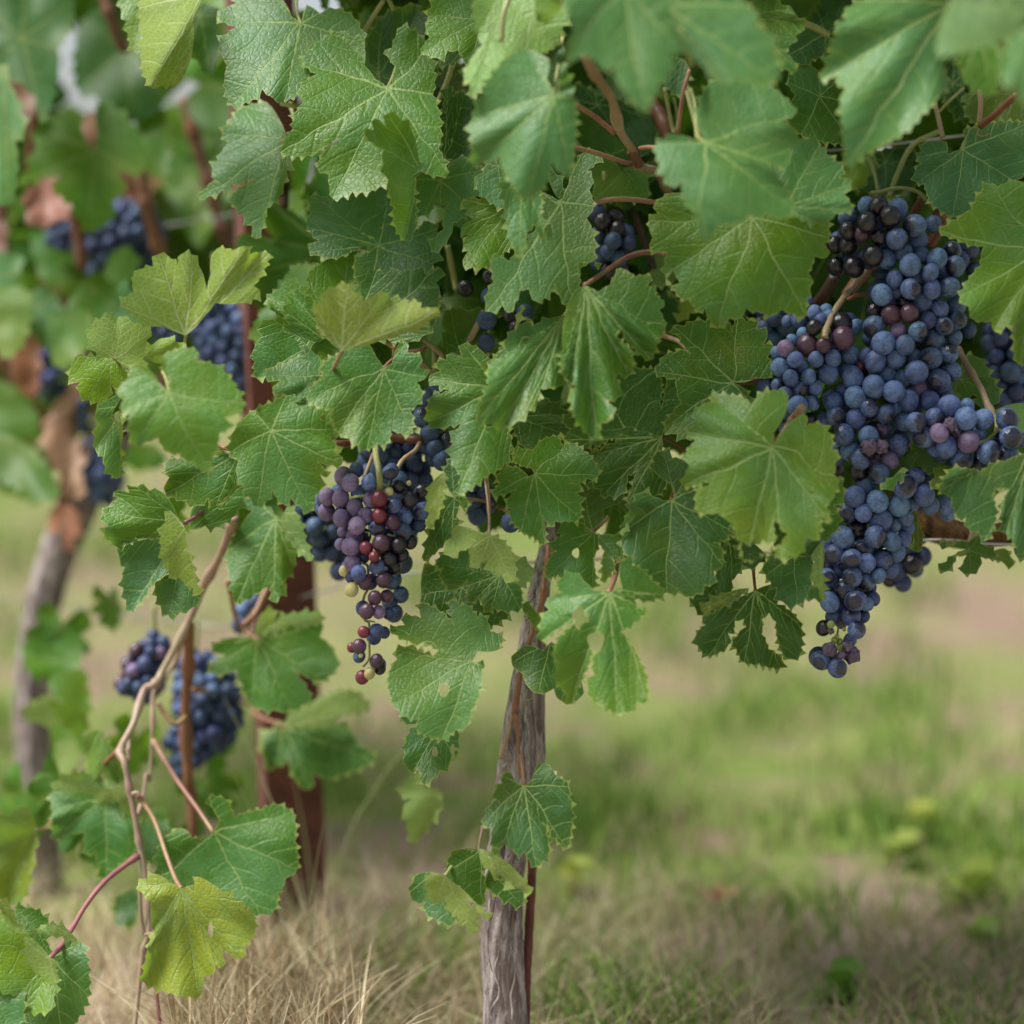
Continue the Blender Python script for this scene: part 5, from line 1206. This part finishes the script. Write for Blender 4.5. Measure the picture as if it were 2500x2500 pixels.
cane(VC, 'G', '1130,600,1.51 1200,620,1.51 1270,650,1.50 1340,720,1.49', 6, 'tan', 'cane')
cane(VC, 'G', '1640,930,1.46 1760,920,1.47 1800,905,1.48', 5, 'brown', 'leaf_stalk')
cane(VC, 'K', '380,330,1.50 380,450,1.49 355,600,1.485 345,720,1.48 300,880,1.48 260,1000,1.475 210,1150,1.47 170,1400,1.465 150,1500,1.463', 7, 'orange', 'shoot', nodes=5)
cane(VC, 'K', '150,1500,1.463 130,1560,1.475 110,1640,1.48 60,1800,1.49', 5, 'tan', 'shoot')
cane(VC, 'K', '200,1360,1.462 215,1400,1.46 250,1400,1.46 270,1390,1.465', 2.2, 'tan', 'tendril')
cane(VC, 'B', '930,0,1.51 860,110,1.515 790,230,1.52', 6, 'green', 'cane')
cane(VC, 'B', '960,-10,1.51 1000,70,1.515', 6, 'green', 'cane')
cane(VC, 'B', '1400,400,1.50 1360,540,1.50 1290,700,1.50', 7, 'green', 'cane')
cane(VC, 'B', '240,700,1.50 330,715,1.49 400,730,1.5', 6, 'green', 'cane')
cane(VC, 'C', '120,-20,1.34 80,100,1.335 65,280,1.335', 7, 'green', 'leaf_stalk')
cane(VR, 'D', '390,135,1.49 500,175,1.49 610,235,1.50', 8.5, 'green', 'cane')
cane(VR, 'D', '1880,640,1.42 1760,750,1.44 1640,850,1.46', 8.5, 'brown', 'cane')
cane(VR, 'D', '1640,850,1.46 1620,900,1.455 1650,920,1.45 1700,900,1.45', 1.6, 'orange', 'tendril')
cane(VR, 'D', '1330,690,1.50 1360,820,1.50 1385,930,1.50', 6, 'tan', 'cane')
cane(VR, 'D', '1530,590,1.51 1430,680,1.51 1365,750,1.515', 3.5, 'green', 'leaf_stalk')
cane(VR, 'D', '1630,600,1.46 1640,700,1.46 1630,830,1.465', 6, 'tan', 'leaf_stalk')
cane(VR, 'D', '880,1060,1.52 920,1150,1.52 950,1290,1.52', 4, 'green', 'leaf_stalk')
cane(VR, 'D', '1370,880,1.53 1180,980,1.53 1080,1170,1.53 1020,1330,1.53', 6, 'green', 'cane')
cane(VR, 'D', '930,1325,1.485 905,1300,1.48 950,1295,1.48 1060,1270,1.48 1140,1272,1.48 1225,1300,1.48 1290,1370,1.48 1320,1420,1.49', 5, 'green', 'tendril')
cane(VR, 'D', '1240,1330,1.49 1230,1370,1.49 1160,1500,1.51 1080,1650,1.52 H850,190,1.53', 10, 'brown', 'cane')
cane(VR, 'D', '1340,1400,1.49 1380,1500,1.51 1300,1650,1.52', 14, 'brown', 'cane')
cane(VR, 'H', '860,170,1.50 790,260,1.49 710,360,1.475 650,450,1.46 600,560,1.44 590,620,1.435', 8, 'tan', 'bunch_stalk')
cane(VR, 'H', '870,160,1.505 800,250,1.50 740,340,1.49', 16, 'brown', 'cane')
cane(VR, 'H', '740,365,1.475 800,335,1.475 890,330,1.48', 5, 'orange', 'bunch_stalk')
cane(VR, 'H', '660,210,1.52 600,310,1.53 520,420,1.55', 15, 'dark', 'cane')
cane(VR, 'H', '1490,690,1.49 1560,830,1.475 1640,960,1.46 1690,1080,1.45 1740,1180,1.44', 8, 'tan', 'bunch_stalk', nodes=2)
cane(VR, 'H', '1740,1160,1.44 1745,1240,1.435 1700,1300,1.43 1630,1330,1.42', 5, 'green', 'bunch_stalk')
cane(VR, 'L', '1560,350,1.52 1590,250,1.53 1600,180,1.53', 5, 'tan', 'cane')
# hanging shoots lower left
cane(VC, 'I', '1580,180,1.55 1560,230,1.56 1480,440,1.58 1370,640,1.60 1260,900,1.61 1100,1200,1.61 1040,1300,1.60 970,1340,1.60 900,1560,1.58 810,1740,1.56 M840,180,1.55 M880,380,1.55 M920,600,1.55 M960,830,1.55 M990,1100,1.54 M1000,1320,1.53 M960,1480,1.53 M910,1932,1.52 M880,2200,1.52', 7.5, 'straw', 'shoot', (1.5, .75), nodes=11)
cane(VC, 'I', '1270,900,1.61 1270,1200,1.66 1250,1500,1.68 1270,1932,1.69 M1290,400,1.70 M1300,650,1.70 M1320,900,1.72', 13, 'orange', 'cane', nodes=4)
cane(VC, 'I', '1240,930,1.62 1180,1150,1.63 1040,1340,1.63 1030,1600,1.62 1010,1932,1.62 M985,250,1.60 M960,420,1.57 M915,560,1.55', 6, 'straw', 'shoot', (1,.7), nodes=4)
cane(VC, 'I', '900,1560,1.59 870,1650,1.59 870,1800,1.58 M860,70,1.58', 5.5, 'straw', 'shoot')
cane(VC, 'I', '810,1730,1.57 740,1800,1.58 700,1840,1.6', 6, 'orange', 'shoot')
cane(VC, 'I', '1060,1420,1.62 1110,1500,1.62 1180,1570,1.62 1250,1520,1.63', 6, 'pink', 'tendril')
cane(VC, 'M', '1040,1320,1.51 1045,1600,1.50 1075,1932,1.50 1090,2150,1.50', 5, 'purple', 'shoot')
cane(VC, 'M', '940,1000,1.53 950,1200,1.53 970,1330,1.53', 5, 'straw', 'shoot')
cane(VC, 'M', '890,385,1.545 920,375,1.545 940,395,1.545', 6, 'straw', 'shoot')
cane(VC, 'M', '980,1330,1.525 1020,1325,1.52 1040,1330,1.515', 5, 'straw', 'shoot')
cane(VC, 'M', '1110,1800,1.55 1200,1860,1.56 1350,1960,1.58', 4, 'pink', 'tendril')
cane(VC, 'E', '1440,1350,1.46 1500,1360,1.46 1560,1372,1.455', 5.5, 'orange', 'leaf_stalk')
cane(VC, 'I', '1640,900,1.62 1720,820,1.63 1800,650,1.64', 8, 'pink', 'leaf_stalk')
cane(VC, 'E', '820,1270,1.45 860,1250,1.45 880,1262,1.44', 6, 'dark', 'leaf_stalk')
# canes of the blurred vine at left
cane(VL, 'A', '690,-40,1.85 740,100,1.85 800,270,1.86 850,340,1.87', 12, 'brown', 'cane', nodes=2)
cane(VL, 'A', '1240,660,1.95 1320,950,1.95 1400,1200,1.95 1470,1450,1.95 1540,1660,1.95', 15, 'brown', 'cane', nodes=3)
cane(VL, 'A', '950,1150,1.86 990,1400,1.86 1040,1580,1.87 1090,1720,1.88', 15, 'orange', 'cane', nodes=2)
cane(VL, 'A', '490,1400,1.88 530,1600,1.88 550,1780,1.88 E555,100,1.9', 15, 'brown', 'cane')
cane(VL, 'A', '230,640,1.86 220,900,1.87 200,1150,1.9', 13, 'brown', 'cane')
cane(VL, 'A', '0,1300,1.9 20,1700,1.9 E10,60,1.9', 14, 'brown', 'cane')
cane(VL, 'A', '60,520,1.8 120,460,1.8 250,470,1.8 330,520,1.8', 6, 'orange', 'leaf_stalk')
cane(VL, 'A', '1590,1400,1.85 1610,1700,1.85', 6, 'straw', 'cane')
cane(VL, 'E', '1640,380,1.80 1690,550,1.80 1730,690,1.80', 12, 'straw', 'cane')
cane(VL, 'E', '420,1760,1.96 440,1600,1.96 480,1400,1.96 470,1100,1.96 530,900,1.96 560,600,2.0', 16, 'brown', 'cane')
cane(VL, 'E', '90,640,1.95 120,820,1.95 200,1050,1.96 350,1250,1.97', 18, 'orange', 'cane')
cane(VL, 'I', '560,1300,1.85 570,1420,1.84 560,1560,1.83', 6, 'green', 'leaf_stalk')
cane(VC, 'A', '1870,1100,1.62 1890,1300,1.62 B270,1200,1.63 B260,1400,1.64', 10, 'dark', 'cane')

# ------------------------------------------------------------------ traced bunches, right
r1 = bunch_root('smaller bunch left of the big ones, with shiny maroon grapes round its stalk', 'H', '590,600', 1.46)
grapes_traced(r1, 'H', '340,510,45,b,2 420,500,60,b,2 520,450,50,b,1 600,440,50,b,2 620,480,50,b,1 560,500,45,b,1 470,370,40,b,2 515,552,54,d,0 445,600,50,b,1 700,530,78,d,0 715,622,78,m,0 475,670,76,m,0 580,672,55,m,0 370,640,45,b,1 325,695,60,p,0 265,720,45,b,1 390,768,57,b,0 530,765,54,b,0 645,757,57,b,0 765,735,70,b,1 290,820,68,b,0 440,810,50,b,1 360,892,57,b,0 480,882,54,b,0 610,860,74,b,0 275,940,52,b,0 425,970,56,b,0 525,960,52,b,0 320,1005,55,b,0 405,1080,73,b,0 508,1060,52,b,0 190,940,60,k,1 490,1175,48,d,1 330,1240,50,b,2 800,545,50,b,2 330,1120,45,k,2 560,700,60,k,2 640,830,60,k,2 380,850,60,k,2', '560,640 430,780 400,1000', 1.47, 0.035)
r2 = bunch_root('large central bunch of blue-bloomed grapes with glossy black berries upper left', 'D', '1250,1400', 1.50)
grapes_traced(r2, 'H', 'D870,1385,60,b,1 D950,1390,66,d,0 D1080,1410,70,b,1 D1030,1460,75,d,0 D1195,1520,82,h,0 D1320,1510,60,k,1 D745,1465,68,b,1 D875,1500,72,d,0 D745,1555,60,d,0 D845,1580,58,m,0 D955,1600,55,d,0 D1075,1610,78,h,0 D660,1650,57,d,0 D748,1652,66,d,0 D670,1795,65,d,0 D785,1800,76,d,0 D915,1725,72,d,0 D1000,1750,70,b,1 D1220,1620,65,b,1 D1120,1700,60,b,1 '
 '1010,90,65,b,1 1130,50,60,b,1 1240,65,58,b,1 1165,130,75,b,0 1345,90,70,b,0 1450,30,60,h,1 1560,30,70,k,1 1470,140,70,h,0 1600,170,60,k,1 1300,180,60,b,0 1060,225,60,b,0 1178,218,72,b,0 1170,290,76,h,0 1310,292,65,b,0 1430,280,74,h,0 1540,280,50,b,1 975,330,75,b,0 1070,310,50,b,1 1030,380,55,k,1 1245,380,74,b,0 1365,425,62,b,0 925,440,62,d,0 1035,465,66,m,0 1160,455,68,m,0 1120,385,45,d,1 1285,500,60,k,0 925,550,80,h,0 1085,575,62,p,0 1218,577,68,h,0 1395,540,60,h,0 1490,500,60,h,0 1470,410,70,b,2 1560,570,55,k,1 1465,620,55,b,1 985,655,82,b,0 1130,670,66,b,0 1308,640,88,h,0 1425,722,68,h,0 1300,757,78,h,0 865,740,50,b,1 932,782,75,b,0 1070,762,68,b,0 1190,750,62,b,1 830,815,38,r,1 1208,852,80,b,0 780,890,78,b,0 740,850,58,b,1 1010,860,75,b,1 1355,908,82,h,0 1440,845,72,h,0 1120,890,62,b,1 920,950,78,b,0 1055,982,74,b,0 1225,962,72,p,0 795,1022,78,b,0 650,1058,72,b,0 720,970,52,b,1 890,1092,62,b,0 1155,1042,72,b,0 1298,1046,70,b,0 1400,990,60,b,1 660,1147,64,h,0 798,1167,75,b,0 1000,1132,65,b,0 585,1180,60,b,1 718,1272,75,h,0 885,1285,73,b,0 975,1235,45,w,0 1120,1185,65,b,1 1065,1085,50,b,1 1090,1347,82,h,0 765,1382,70,h,1 890,1355,50,w,-1 970,1352,45,w,-1 830,1437,68,h,0 930,1452,56,w,0 1025,1450,60,p,0 820,1520,65,d,1 955,1537,72,h,0 690,1420,60,k,1 980,200,60,k,2 900,620,60,k,2 1100,430,60,k,2 700,1200,60,k,2 1000,1240,60,k,2 850,1350,60,k,2 1260,700,70,k,2 1000,900,70,k,2 1200,1100,70,k,2 900,1480,60,k,2 1400,200,70,k,2 1300,420,70,k,2', 'D1050,1500 H1200,200 H1180,600 H1050,950 H900,1300 H880,1500', 1.475, 0.045)
r3 = bunch_root('right shoulder bunch reaching towards the frame edge, purple-blue grapes with two pinkish raisins', 'H', '1740,1180', 1.45)
grapes_traced(r3, 'H', '1430,1082,76,b,0 1550,1080,50,b,1 1540,1165,78,b,0 1205,1190,72,h,0 1330,1157,66,b,0 1660,1170,72,b,0 1820,1170,76,h,0 1435,1200,42,w,-1 1500,1252,60,w,0 1360,1262,65,p,0 1255,1292,72,b,0 1630,1265,50,b,1 1845,1290,76,h,0 1560,1322,78,p,0 1410,1357,74,b,0 1695,1392,80,h,0 1815,1412,76,b,0 1515,1442,76,h,0 1640,1472,70,h,1 1330,1370,50,b,1 1930,1310,50,b,1 1430,1250,60,k,2 1640,1350,60,k,2', '1260,1230 1500,1250 1850,1280', 1.445, 0.03)
r4 = bunch_root('long hanging bunch tapering down to a ragged tip with green and shrivelled berries', 'H', '1050,1500', 1.46)
grapes_traced(r4, 'H', '1190,1562,72,h,0 1270,1600,55,k,1 1130,1622,80,b,0 870,1622,70,b,1 1260,1682,72,b,0 795,1692,74,b,0 945,1722,74,b,0 1090,1747,76,b,0 1300,1750,62,b,1 1180,1740,50,b,1 735,1802,70,h,0 850,1802,60,b,0 965,1852,80,b,0 1052,1880,55,b,1 1135,1832,55,b,1 1390,1750,60,b,1 L1420,140,62,b,1 L805,257,76,d,0 L930,305,72,h,0 L1135,240,65,b,1 L710,310,76,b,0 L610,340,55,b,1 L650,427,74,h,0 L835,392,78,h,0 L1040,337,62,b,0 L1120,322,55,b,1 L1075,415,62,b,0 L770,450,68,b,0 L980,462,66,b,0 L870,482,66,b,0 L682,530,62,b,1 L775,577,68,h,0 L605,570,58,b,0 L1032,525,58,b,0 L650,605,42,b,1 L950,570,52,b,0 L865,607,66,h,0 L720,667,72,b,0 L600,667,52,b,1 L890,650,50,k,1 L622,745,70,b,0 L797,735,70,h,0 L872,757,50,b,0 L915,722,50,k,1 L765,837,70,h,0 L640,842,50,k,1 L850,842,45,k,1 L700,882,45,p,1 L580,920,55,d,0 L805,932,64,h,0 L630,897,28,g,-1 L760,1000,48,b,1 L620,1065,45,w,0 L775,1100,52,w,0 L560,1140,64,h,0 L675,1190,66,h,0 L690,1012,24,g,0 L672,975,16,g,-1 L655,1000,22,g,0 L700,1102,28,w,0 L720,930,14,g,-1 L745,1040,35,w,0 L630,940,22,w,0 L680,1050,22,g,0 L700,780,60,k,2 L750,650,60,k,2 L800,500,60,k,2 L700,380,60,k,2 L900,400,60,k,2 H900,1780,60,k,2 H1050,1800,60,k,2 L1000,450,60,k,2 L580,460,50,k,2 L585,250,50,b,1', 'H1050,1600 L900,150 L800,450 L730,750 L680,1000 L660,1200', 1.47, 0.04)
for pts, w in (('L700,760,1.455 L690,860,1.45 L670,980,1.448 L650,1050,1.445 L640,1120,1.445', 2.5), ('L690,860,1.45 L720,920,1.44', 1.6), ('L670,980,1.446 L700,1060,1.44 L730,1075,1.44', 1.8), ('L650,1050,1.444 L670,1110,1.44 L672,1150,1.44', 1.8), ('L680,900,1.448 L640,900,1.44', 1.4)):
    cane(r4, 'L', pts, w, 'green', 'stem')
for pts in ('590,600,1.44 575,650,1.445', '590,600,1.44 640,640,1.45', '590,610,1.44 520,640,1.45'):
    cane(r1, 'H', pts, 2.6, 'green', 'stem')
cane(r3, 'H', '1745,1220,1.435 1750,1250,1.43 1700,1290,1.43 1650,1330,1.425', 3.2, 'green', 'stem')
cane(r3, 'H', '1750,1240,1.43 1800,1270,1.43', 3, 'green', 'stem')
# ------------------------------------------------------------------ traced bunch, middle
r5 = bunch_root('hanging bunch ripening unevenly from lilac through red to black, below the rounded leaf', 'F', '880,1370', 1.44)
grapes_traced(r5, 'F', '745,1510,52,k,1 655,1552,62,p,1 705,1597,62,p,0 830,1597,54,b,0 970,1530,55,h,0 765,1672,60,b,1 550,1692,58,p,0 640,1702,62,p,0 545,1792,60,p,0 735,1767,63,p,0 645,1835,58,p,0 850,1712,60,p,1 900,1707,57,r,-0.4 995,1752,54,h,0 1030,1625,50,d,1 1100,1712,56,d,0 1185,1657,54,d,0 1180,1797,58,h,0 810,1817,53,p,0 900,1817,51,r,0 990,1862,55,m,0 1075,1827,54,b,0 750,1885,60,p,0 885,1902,56,h,0 965,1657,32,y,0 1100,1600,18,y,0 '
 'J1058,270,60,h,0 J1165,222,52,k,1 J655,272,40,p,1 J735,300,62,p,1 J637,355,40,p,1 J710,370,65,p,0 J810,380,50,r,0 J912,350,61,m,0 J1030,360,57,d,0 J1110,342,46,d,1 J865,440,38,r,-1 J962,452,57,d,0 J720,485,60,p,0 J790,442,46,k,1 J882,507,53,h,0 J1000,512,50,d,1 J1052,430,50,d,1 J760,550,54,b,0 J810,612,54,m,0 J930,597,53,m,0 J985,612,42,k,1 J665,535,38,y,1 J712,662,50,y,0 J735,600,36,y,2 J870,717,51,m,0 J950,705,46,m,1 J815,807,53,m,0 J897,812,48,p,0 J962,822,42,k,1 J880,942,54,k,0 J795,947,42,r,0 J765,1042,50,m,0 J715,1052,34,r,1 J765,1112,42,k,1 J880,1142,47,m,0 J905,1192,42,d,1 J785,1252,50,r,1 J835,1227,40,y,0 J932,950,42,k,1 J775,1105,16,y,-1 800,1650,50,k,2 900,1850,50,k,2 650,1800,50,k,2 1000,1800,50,k,2 J800,300,50,k,2 J950,300,50,k,2 J850,600,45,k,2 1100,1780,50,k,2', '880,1600 880,1800 J890,300 J870,600 J860,800 J800,1200', 1.455, 0.036)
for pts, w in (('F875,1350,1.46 F878,1420,1.44 F900,1540,1.425 F900,1680,1.43', 8), ('F910,1600,1.425 F960,1620,1.43', 3.5), ('F960,1610,1.43 F970,1570,1.43', 2.5), ('F800,1685,1.42 F750,1690,1.415 F700,1700,1.42', 3), ('J780,480,1.43 J820,500,1.435 J825,560,1.44 J830,640,1.44 J800,700,1.44 J790,760,1.44 J800,860,1.44 J830,890,1.44 J830,1000,1.44 J830,1120,1.44 J790,1180,1.44', 3.2),
               ('J830,300,1.425 J830,280,1.425 J800,270,1.43', 2.4), ('J960,290,1.425 J1000,300,1.43', 2.4), ('J860,540,1.43 J870,570,1.43', 2), ('J830,870,1.44 J870,880,1.44', 2)):
    cane(r5, 'F', pts, w, 'green', 'stem')
# ------------------------------------------------------------------ bunches deeper in the canopy or out of focus
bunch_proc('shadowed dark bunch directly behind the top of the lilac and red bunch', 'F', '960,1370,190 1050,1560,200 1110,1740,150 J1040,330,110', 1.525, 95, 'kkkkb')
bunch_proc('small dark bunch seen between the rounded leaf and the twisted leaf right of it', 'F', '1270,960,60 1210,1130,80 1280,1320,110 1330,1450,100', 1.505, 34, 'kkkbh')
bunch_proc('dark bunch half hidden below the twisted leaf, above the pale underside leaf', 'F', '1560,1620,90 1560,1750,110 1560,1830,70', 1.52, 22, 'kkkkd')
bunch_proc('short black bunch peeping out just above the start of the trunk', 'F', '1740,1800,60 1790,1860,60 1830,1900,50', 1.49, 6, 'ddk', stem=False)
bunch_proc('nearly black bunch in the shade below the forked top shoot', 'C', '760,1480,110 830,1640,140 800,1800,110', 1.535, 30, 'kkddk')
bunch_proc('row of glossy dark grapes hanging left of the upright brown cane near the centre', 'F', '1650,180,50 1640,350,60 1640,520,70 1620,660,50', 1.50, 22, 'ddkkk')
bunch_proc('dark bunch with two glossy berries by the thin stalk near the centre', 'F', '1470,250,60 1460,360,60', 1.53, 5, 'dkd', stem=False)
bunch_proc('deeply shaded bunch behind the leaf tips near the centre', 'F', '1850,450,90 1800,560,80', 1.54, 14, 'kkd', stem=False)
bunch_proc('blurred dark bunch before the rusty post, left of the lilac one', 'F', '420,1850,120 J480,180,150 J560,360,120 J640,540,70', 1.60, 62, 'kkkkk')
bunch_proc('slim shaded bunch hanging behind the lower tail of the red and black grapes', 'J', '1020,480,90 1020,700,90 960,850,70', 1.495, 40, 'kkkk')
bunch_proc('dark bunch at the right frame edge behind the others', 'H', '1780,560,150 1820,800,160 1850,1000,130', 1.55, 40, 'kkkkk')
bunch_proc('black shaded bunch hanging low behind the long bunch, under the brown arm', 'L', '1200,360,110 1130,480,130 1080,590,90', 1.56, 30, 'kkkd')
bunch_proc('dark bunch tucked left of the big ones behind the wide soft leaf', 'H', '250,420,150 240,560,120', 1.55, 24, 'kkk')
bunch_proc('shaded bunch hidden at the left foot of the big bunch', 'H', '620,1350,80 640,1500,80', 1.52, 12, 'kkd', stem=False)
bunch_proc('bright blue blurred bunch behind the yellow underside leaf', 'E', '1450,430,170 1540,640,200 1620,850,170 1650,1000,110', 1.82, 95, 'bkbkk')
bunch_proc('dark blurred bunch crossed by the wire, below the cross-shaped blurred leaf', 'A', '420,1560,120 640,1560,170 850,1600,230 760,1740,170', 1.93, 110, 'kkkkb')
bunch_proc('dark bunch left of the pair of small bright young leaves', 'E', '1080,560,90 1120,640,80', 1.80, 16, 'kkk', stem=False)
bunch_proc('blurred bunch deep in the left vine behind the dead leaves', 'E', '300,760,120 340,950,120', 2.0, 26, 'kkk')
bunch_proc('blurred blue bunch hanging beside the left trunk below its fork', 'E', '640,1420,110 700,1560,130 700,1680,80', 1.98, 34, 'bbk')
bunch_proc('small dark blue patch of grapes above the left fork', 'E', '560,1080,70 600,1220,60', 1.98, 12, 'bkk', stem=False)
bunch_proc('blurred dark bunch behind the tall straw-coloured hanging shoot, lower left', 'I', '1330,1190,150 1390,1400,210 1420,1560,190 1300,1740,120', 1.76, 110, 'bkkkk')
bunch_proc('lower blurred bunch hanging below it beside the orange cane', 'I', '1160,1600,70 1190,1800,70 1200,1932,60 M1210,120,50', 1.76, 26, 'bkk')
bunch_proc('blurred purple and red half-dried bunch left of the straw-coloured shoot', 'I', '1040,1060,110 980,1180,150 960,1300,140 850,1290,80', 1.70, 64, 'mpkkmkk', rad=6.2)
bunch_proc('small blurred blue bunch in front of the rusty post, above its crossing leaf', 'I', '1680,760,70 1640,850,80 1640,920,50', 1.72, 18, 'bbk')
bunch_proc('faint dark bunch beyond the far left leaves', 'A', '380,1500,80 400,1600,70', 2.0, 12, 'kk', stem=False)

# ------------------------------------------------------------------ the rest of the canopy: copies of a few leaves
def filler(parent, n, xr, yfun, dr, cols, size=(.75, 1.15), seed=1, ymin=-500, skip=None):
    rg = random.Random(seed)
    base = np.array(parent.location); c = 0; tries = 0
    while c < n and tries < n * 20:
        tries += 1
        x = rg.uniform(*xr); y = rg.uniform(ymin, yfun(x))
        if skip and skip(x, y): continue
        p = P(x, y, rg.uniform(*dr)) - base
        rot = (rg.gauss(-0.45, 0.4), rg.gauss(0, 0.75), rg.gauss(0, 0.5))
        s = rg.uniform(*size) * 0.95
        col = cols[rg.randrange(len(cols))]; k = rg.uniform(.8, 1.15)
        put('leaf', GENM[rg.randrange(len(GENM))], parent, p, rot, (s, s, s), tuple(v * k for v in col))
        c += 1
low = lambda x: np.interp(x, [560, 800, 1000, 1300, 1750, 2000, 2300, 2600], [760, 1010, 1100, 1130, 1060, 1120, 1020, 1000])
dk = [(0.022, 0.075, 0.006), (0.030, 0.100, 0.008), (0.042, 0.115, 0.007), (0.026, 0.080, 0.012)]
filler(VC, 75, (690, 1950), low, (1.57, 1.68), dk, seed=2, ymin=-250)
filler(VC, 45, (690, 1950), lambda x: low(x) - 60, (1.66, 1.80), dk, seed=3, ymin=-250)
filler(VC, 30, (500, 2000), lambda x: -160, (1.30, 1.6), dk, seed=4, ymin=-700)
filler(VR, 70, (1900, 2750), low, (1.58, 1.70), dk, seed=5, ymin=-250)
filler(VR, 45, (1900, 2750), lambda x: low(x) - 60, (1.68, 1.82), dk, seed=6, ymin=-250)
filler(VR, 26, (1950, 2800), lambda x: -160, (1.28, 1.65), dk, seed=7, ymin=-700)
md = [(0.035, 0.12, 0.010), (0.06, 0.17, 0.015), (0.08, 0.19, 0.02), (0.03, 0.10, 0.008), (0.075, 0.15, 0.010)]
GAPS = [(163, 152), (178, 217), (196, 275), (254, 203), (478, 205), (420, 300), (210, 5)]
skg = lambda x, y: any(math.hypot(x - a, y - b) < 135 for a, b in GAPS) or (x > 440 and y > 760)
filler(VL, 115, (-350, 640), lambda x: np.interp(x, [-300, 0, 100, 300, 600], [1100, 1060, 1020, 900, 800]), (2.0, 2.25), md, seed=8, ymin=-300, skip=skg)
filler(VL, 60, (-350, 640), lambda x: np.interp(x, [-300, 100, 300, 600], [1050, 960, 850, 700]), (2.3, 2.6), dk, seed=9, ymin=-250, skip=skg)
rg = random.Random(3)
for i in range(8):
    p = P(rg.uniform(0, 420), rg.uniform(250, 1050), rg.uniform(1.95, 2.1)) - np.array(VL.location)
    put('dead_leaf', GENDEAD[i % 3], VL, p, (rg.uniform(-1, .5), rg.uniform(-1, 1), rg.uniform(-1, 1)), (.55, .55, .55), (0.30 * rg.uniform(.8, 1.3), 0.16, 0.10))

# leaves on the shaded back of the row, filling round the bunches
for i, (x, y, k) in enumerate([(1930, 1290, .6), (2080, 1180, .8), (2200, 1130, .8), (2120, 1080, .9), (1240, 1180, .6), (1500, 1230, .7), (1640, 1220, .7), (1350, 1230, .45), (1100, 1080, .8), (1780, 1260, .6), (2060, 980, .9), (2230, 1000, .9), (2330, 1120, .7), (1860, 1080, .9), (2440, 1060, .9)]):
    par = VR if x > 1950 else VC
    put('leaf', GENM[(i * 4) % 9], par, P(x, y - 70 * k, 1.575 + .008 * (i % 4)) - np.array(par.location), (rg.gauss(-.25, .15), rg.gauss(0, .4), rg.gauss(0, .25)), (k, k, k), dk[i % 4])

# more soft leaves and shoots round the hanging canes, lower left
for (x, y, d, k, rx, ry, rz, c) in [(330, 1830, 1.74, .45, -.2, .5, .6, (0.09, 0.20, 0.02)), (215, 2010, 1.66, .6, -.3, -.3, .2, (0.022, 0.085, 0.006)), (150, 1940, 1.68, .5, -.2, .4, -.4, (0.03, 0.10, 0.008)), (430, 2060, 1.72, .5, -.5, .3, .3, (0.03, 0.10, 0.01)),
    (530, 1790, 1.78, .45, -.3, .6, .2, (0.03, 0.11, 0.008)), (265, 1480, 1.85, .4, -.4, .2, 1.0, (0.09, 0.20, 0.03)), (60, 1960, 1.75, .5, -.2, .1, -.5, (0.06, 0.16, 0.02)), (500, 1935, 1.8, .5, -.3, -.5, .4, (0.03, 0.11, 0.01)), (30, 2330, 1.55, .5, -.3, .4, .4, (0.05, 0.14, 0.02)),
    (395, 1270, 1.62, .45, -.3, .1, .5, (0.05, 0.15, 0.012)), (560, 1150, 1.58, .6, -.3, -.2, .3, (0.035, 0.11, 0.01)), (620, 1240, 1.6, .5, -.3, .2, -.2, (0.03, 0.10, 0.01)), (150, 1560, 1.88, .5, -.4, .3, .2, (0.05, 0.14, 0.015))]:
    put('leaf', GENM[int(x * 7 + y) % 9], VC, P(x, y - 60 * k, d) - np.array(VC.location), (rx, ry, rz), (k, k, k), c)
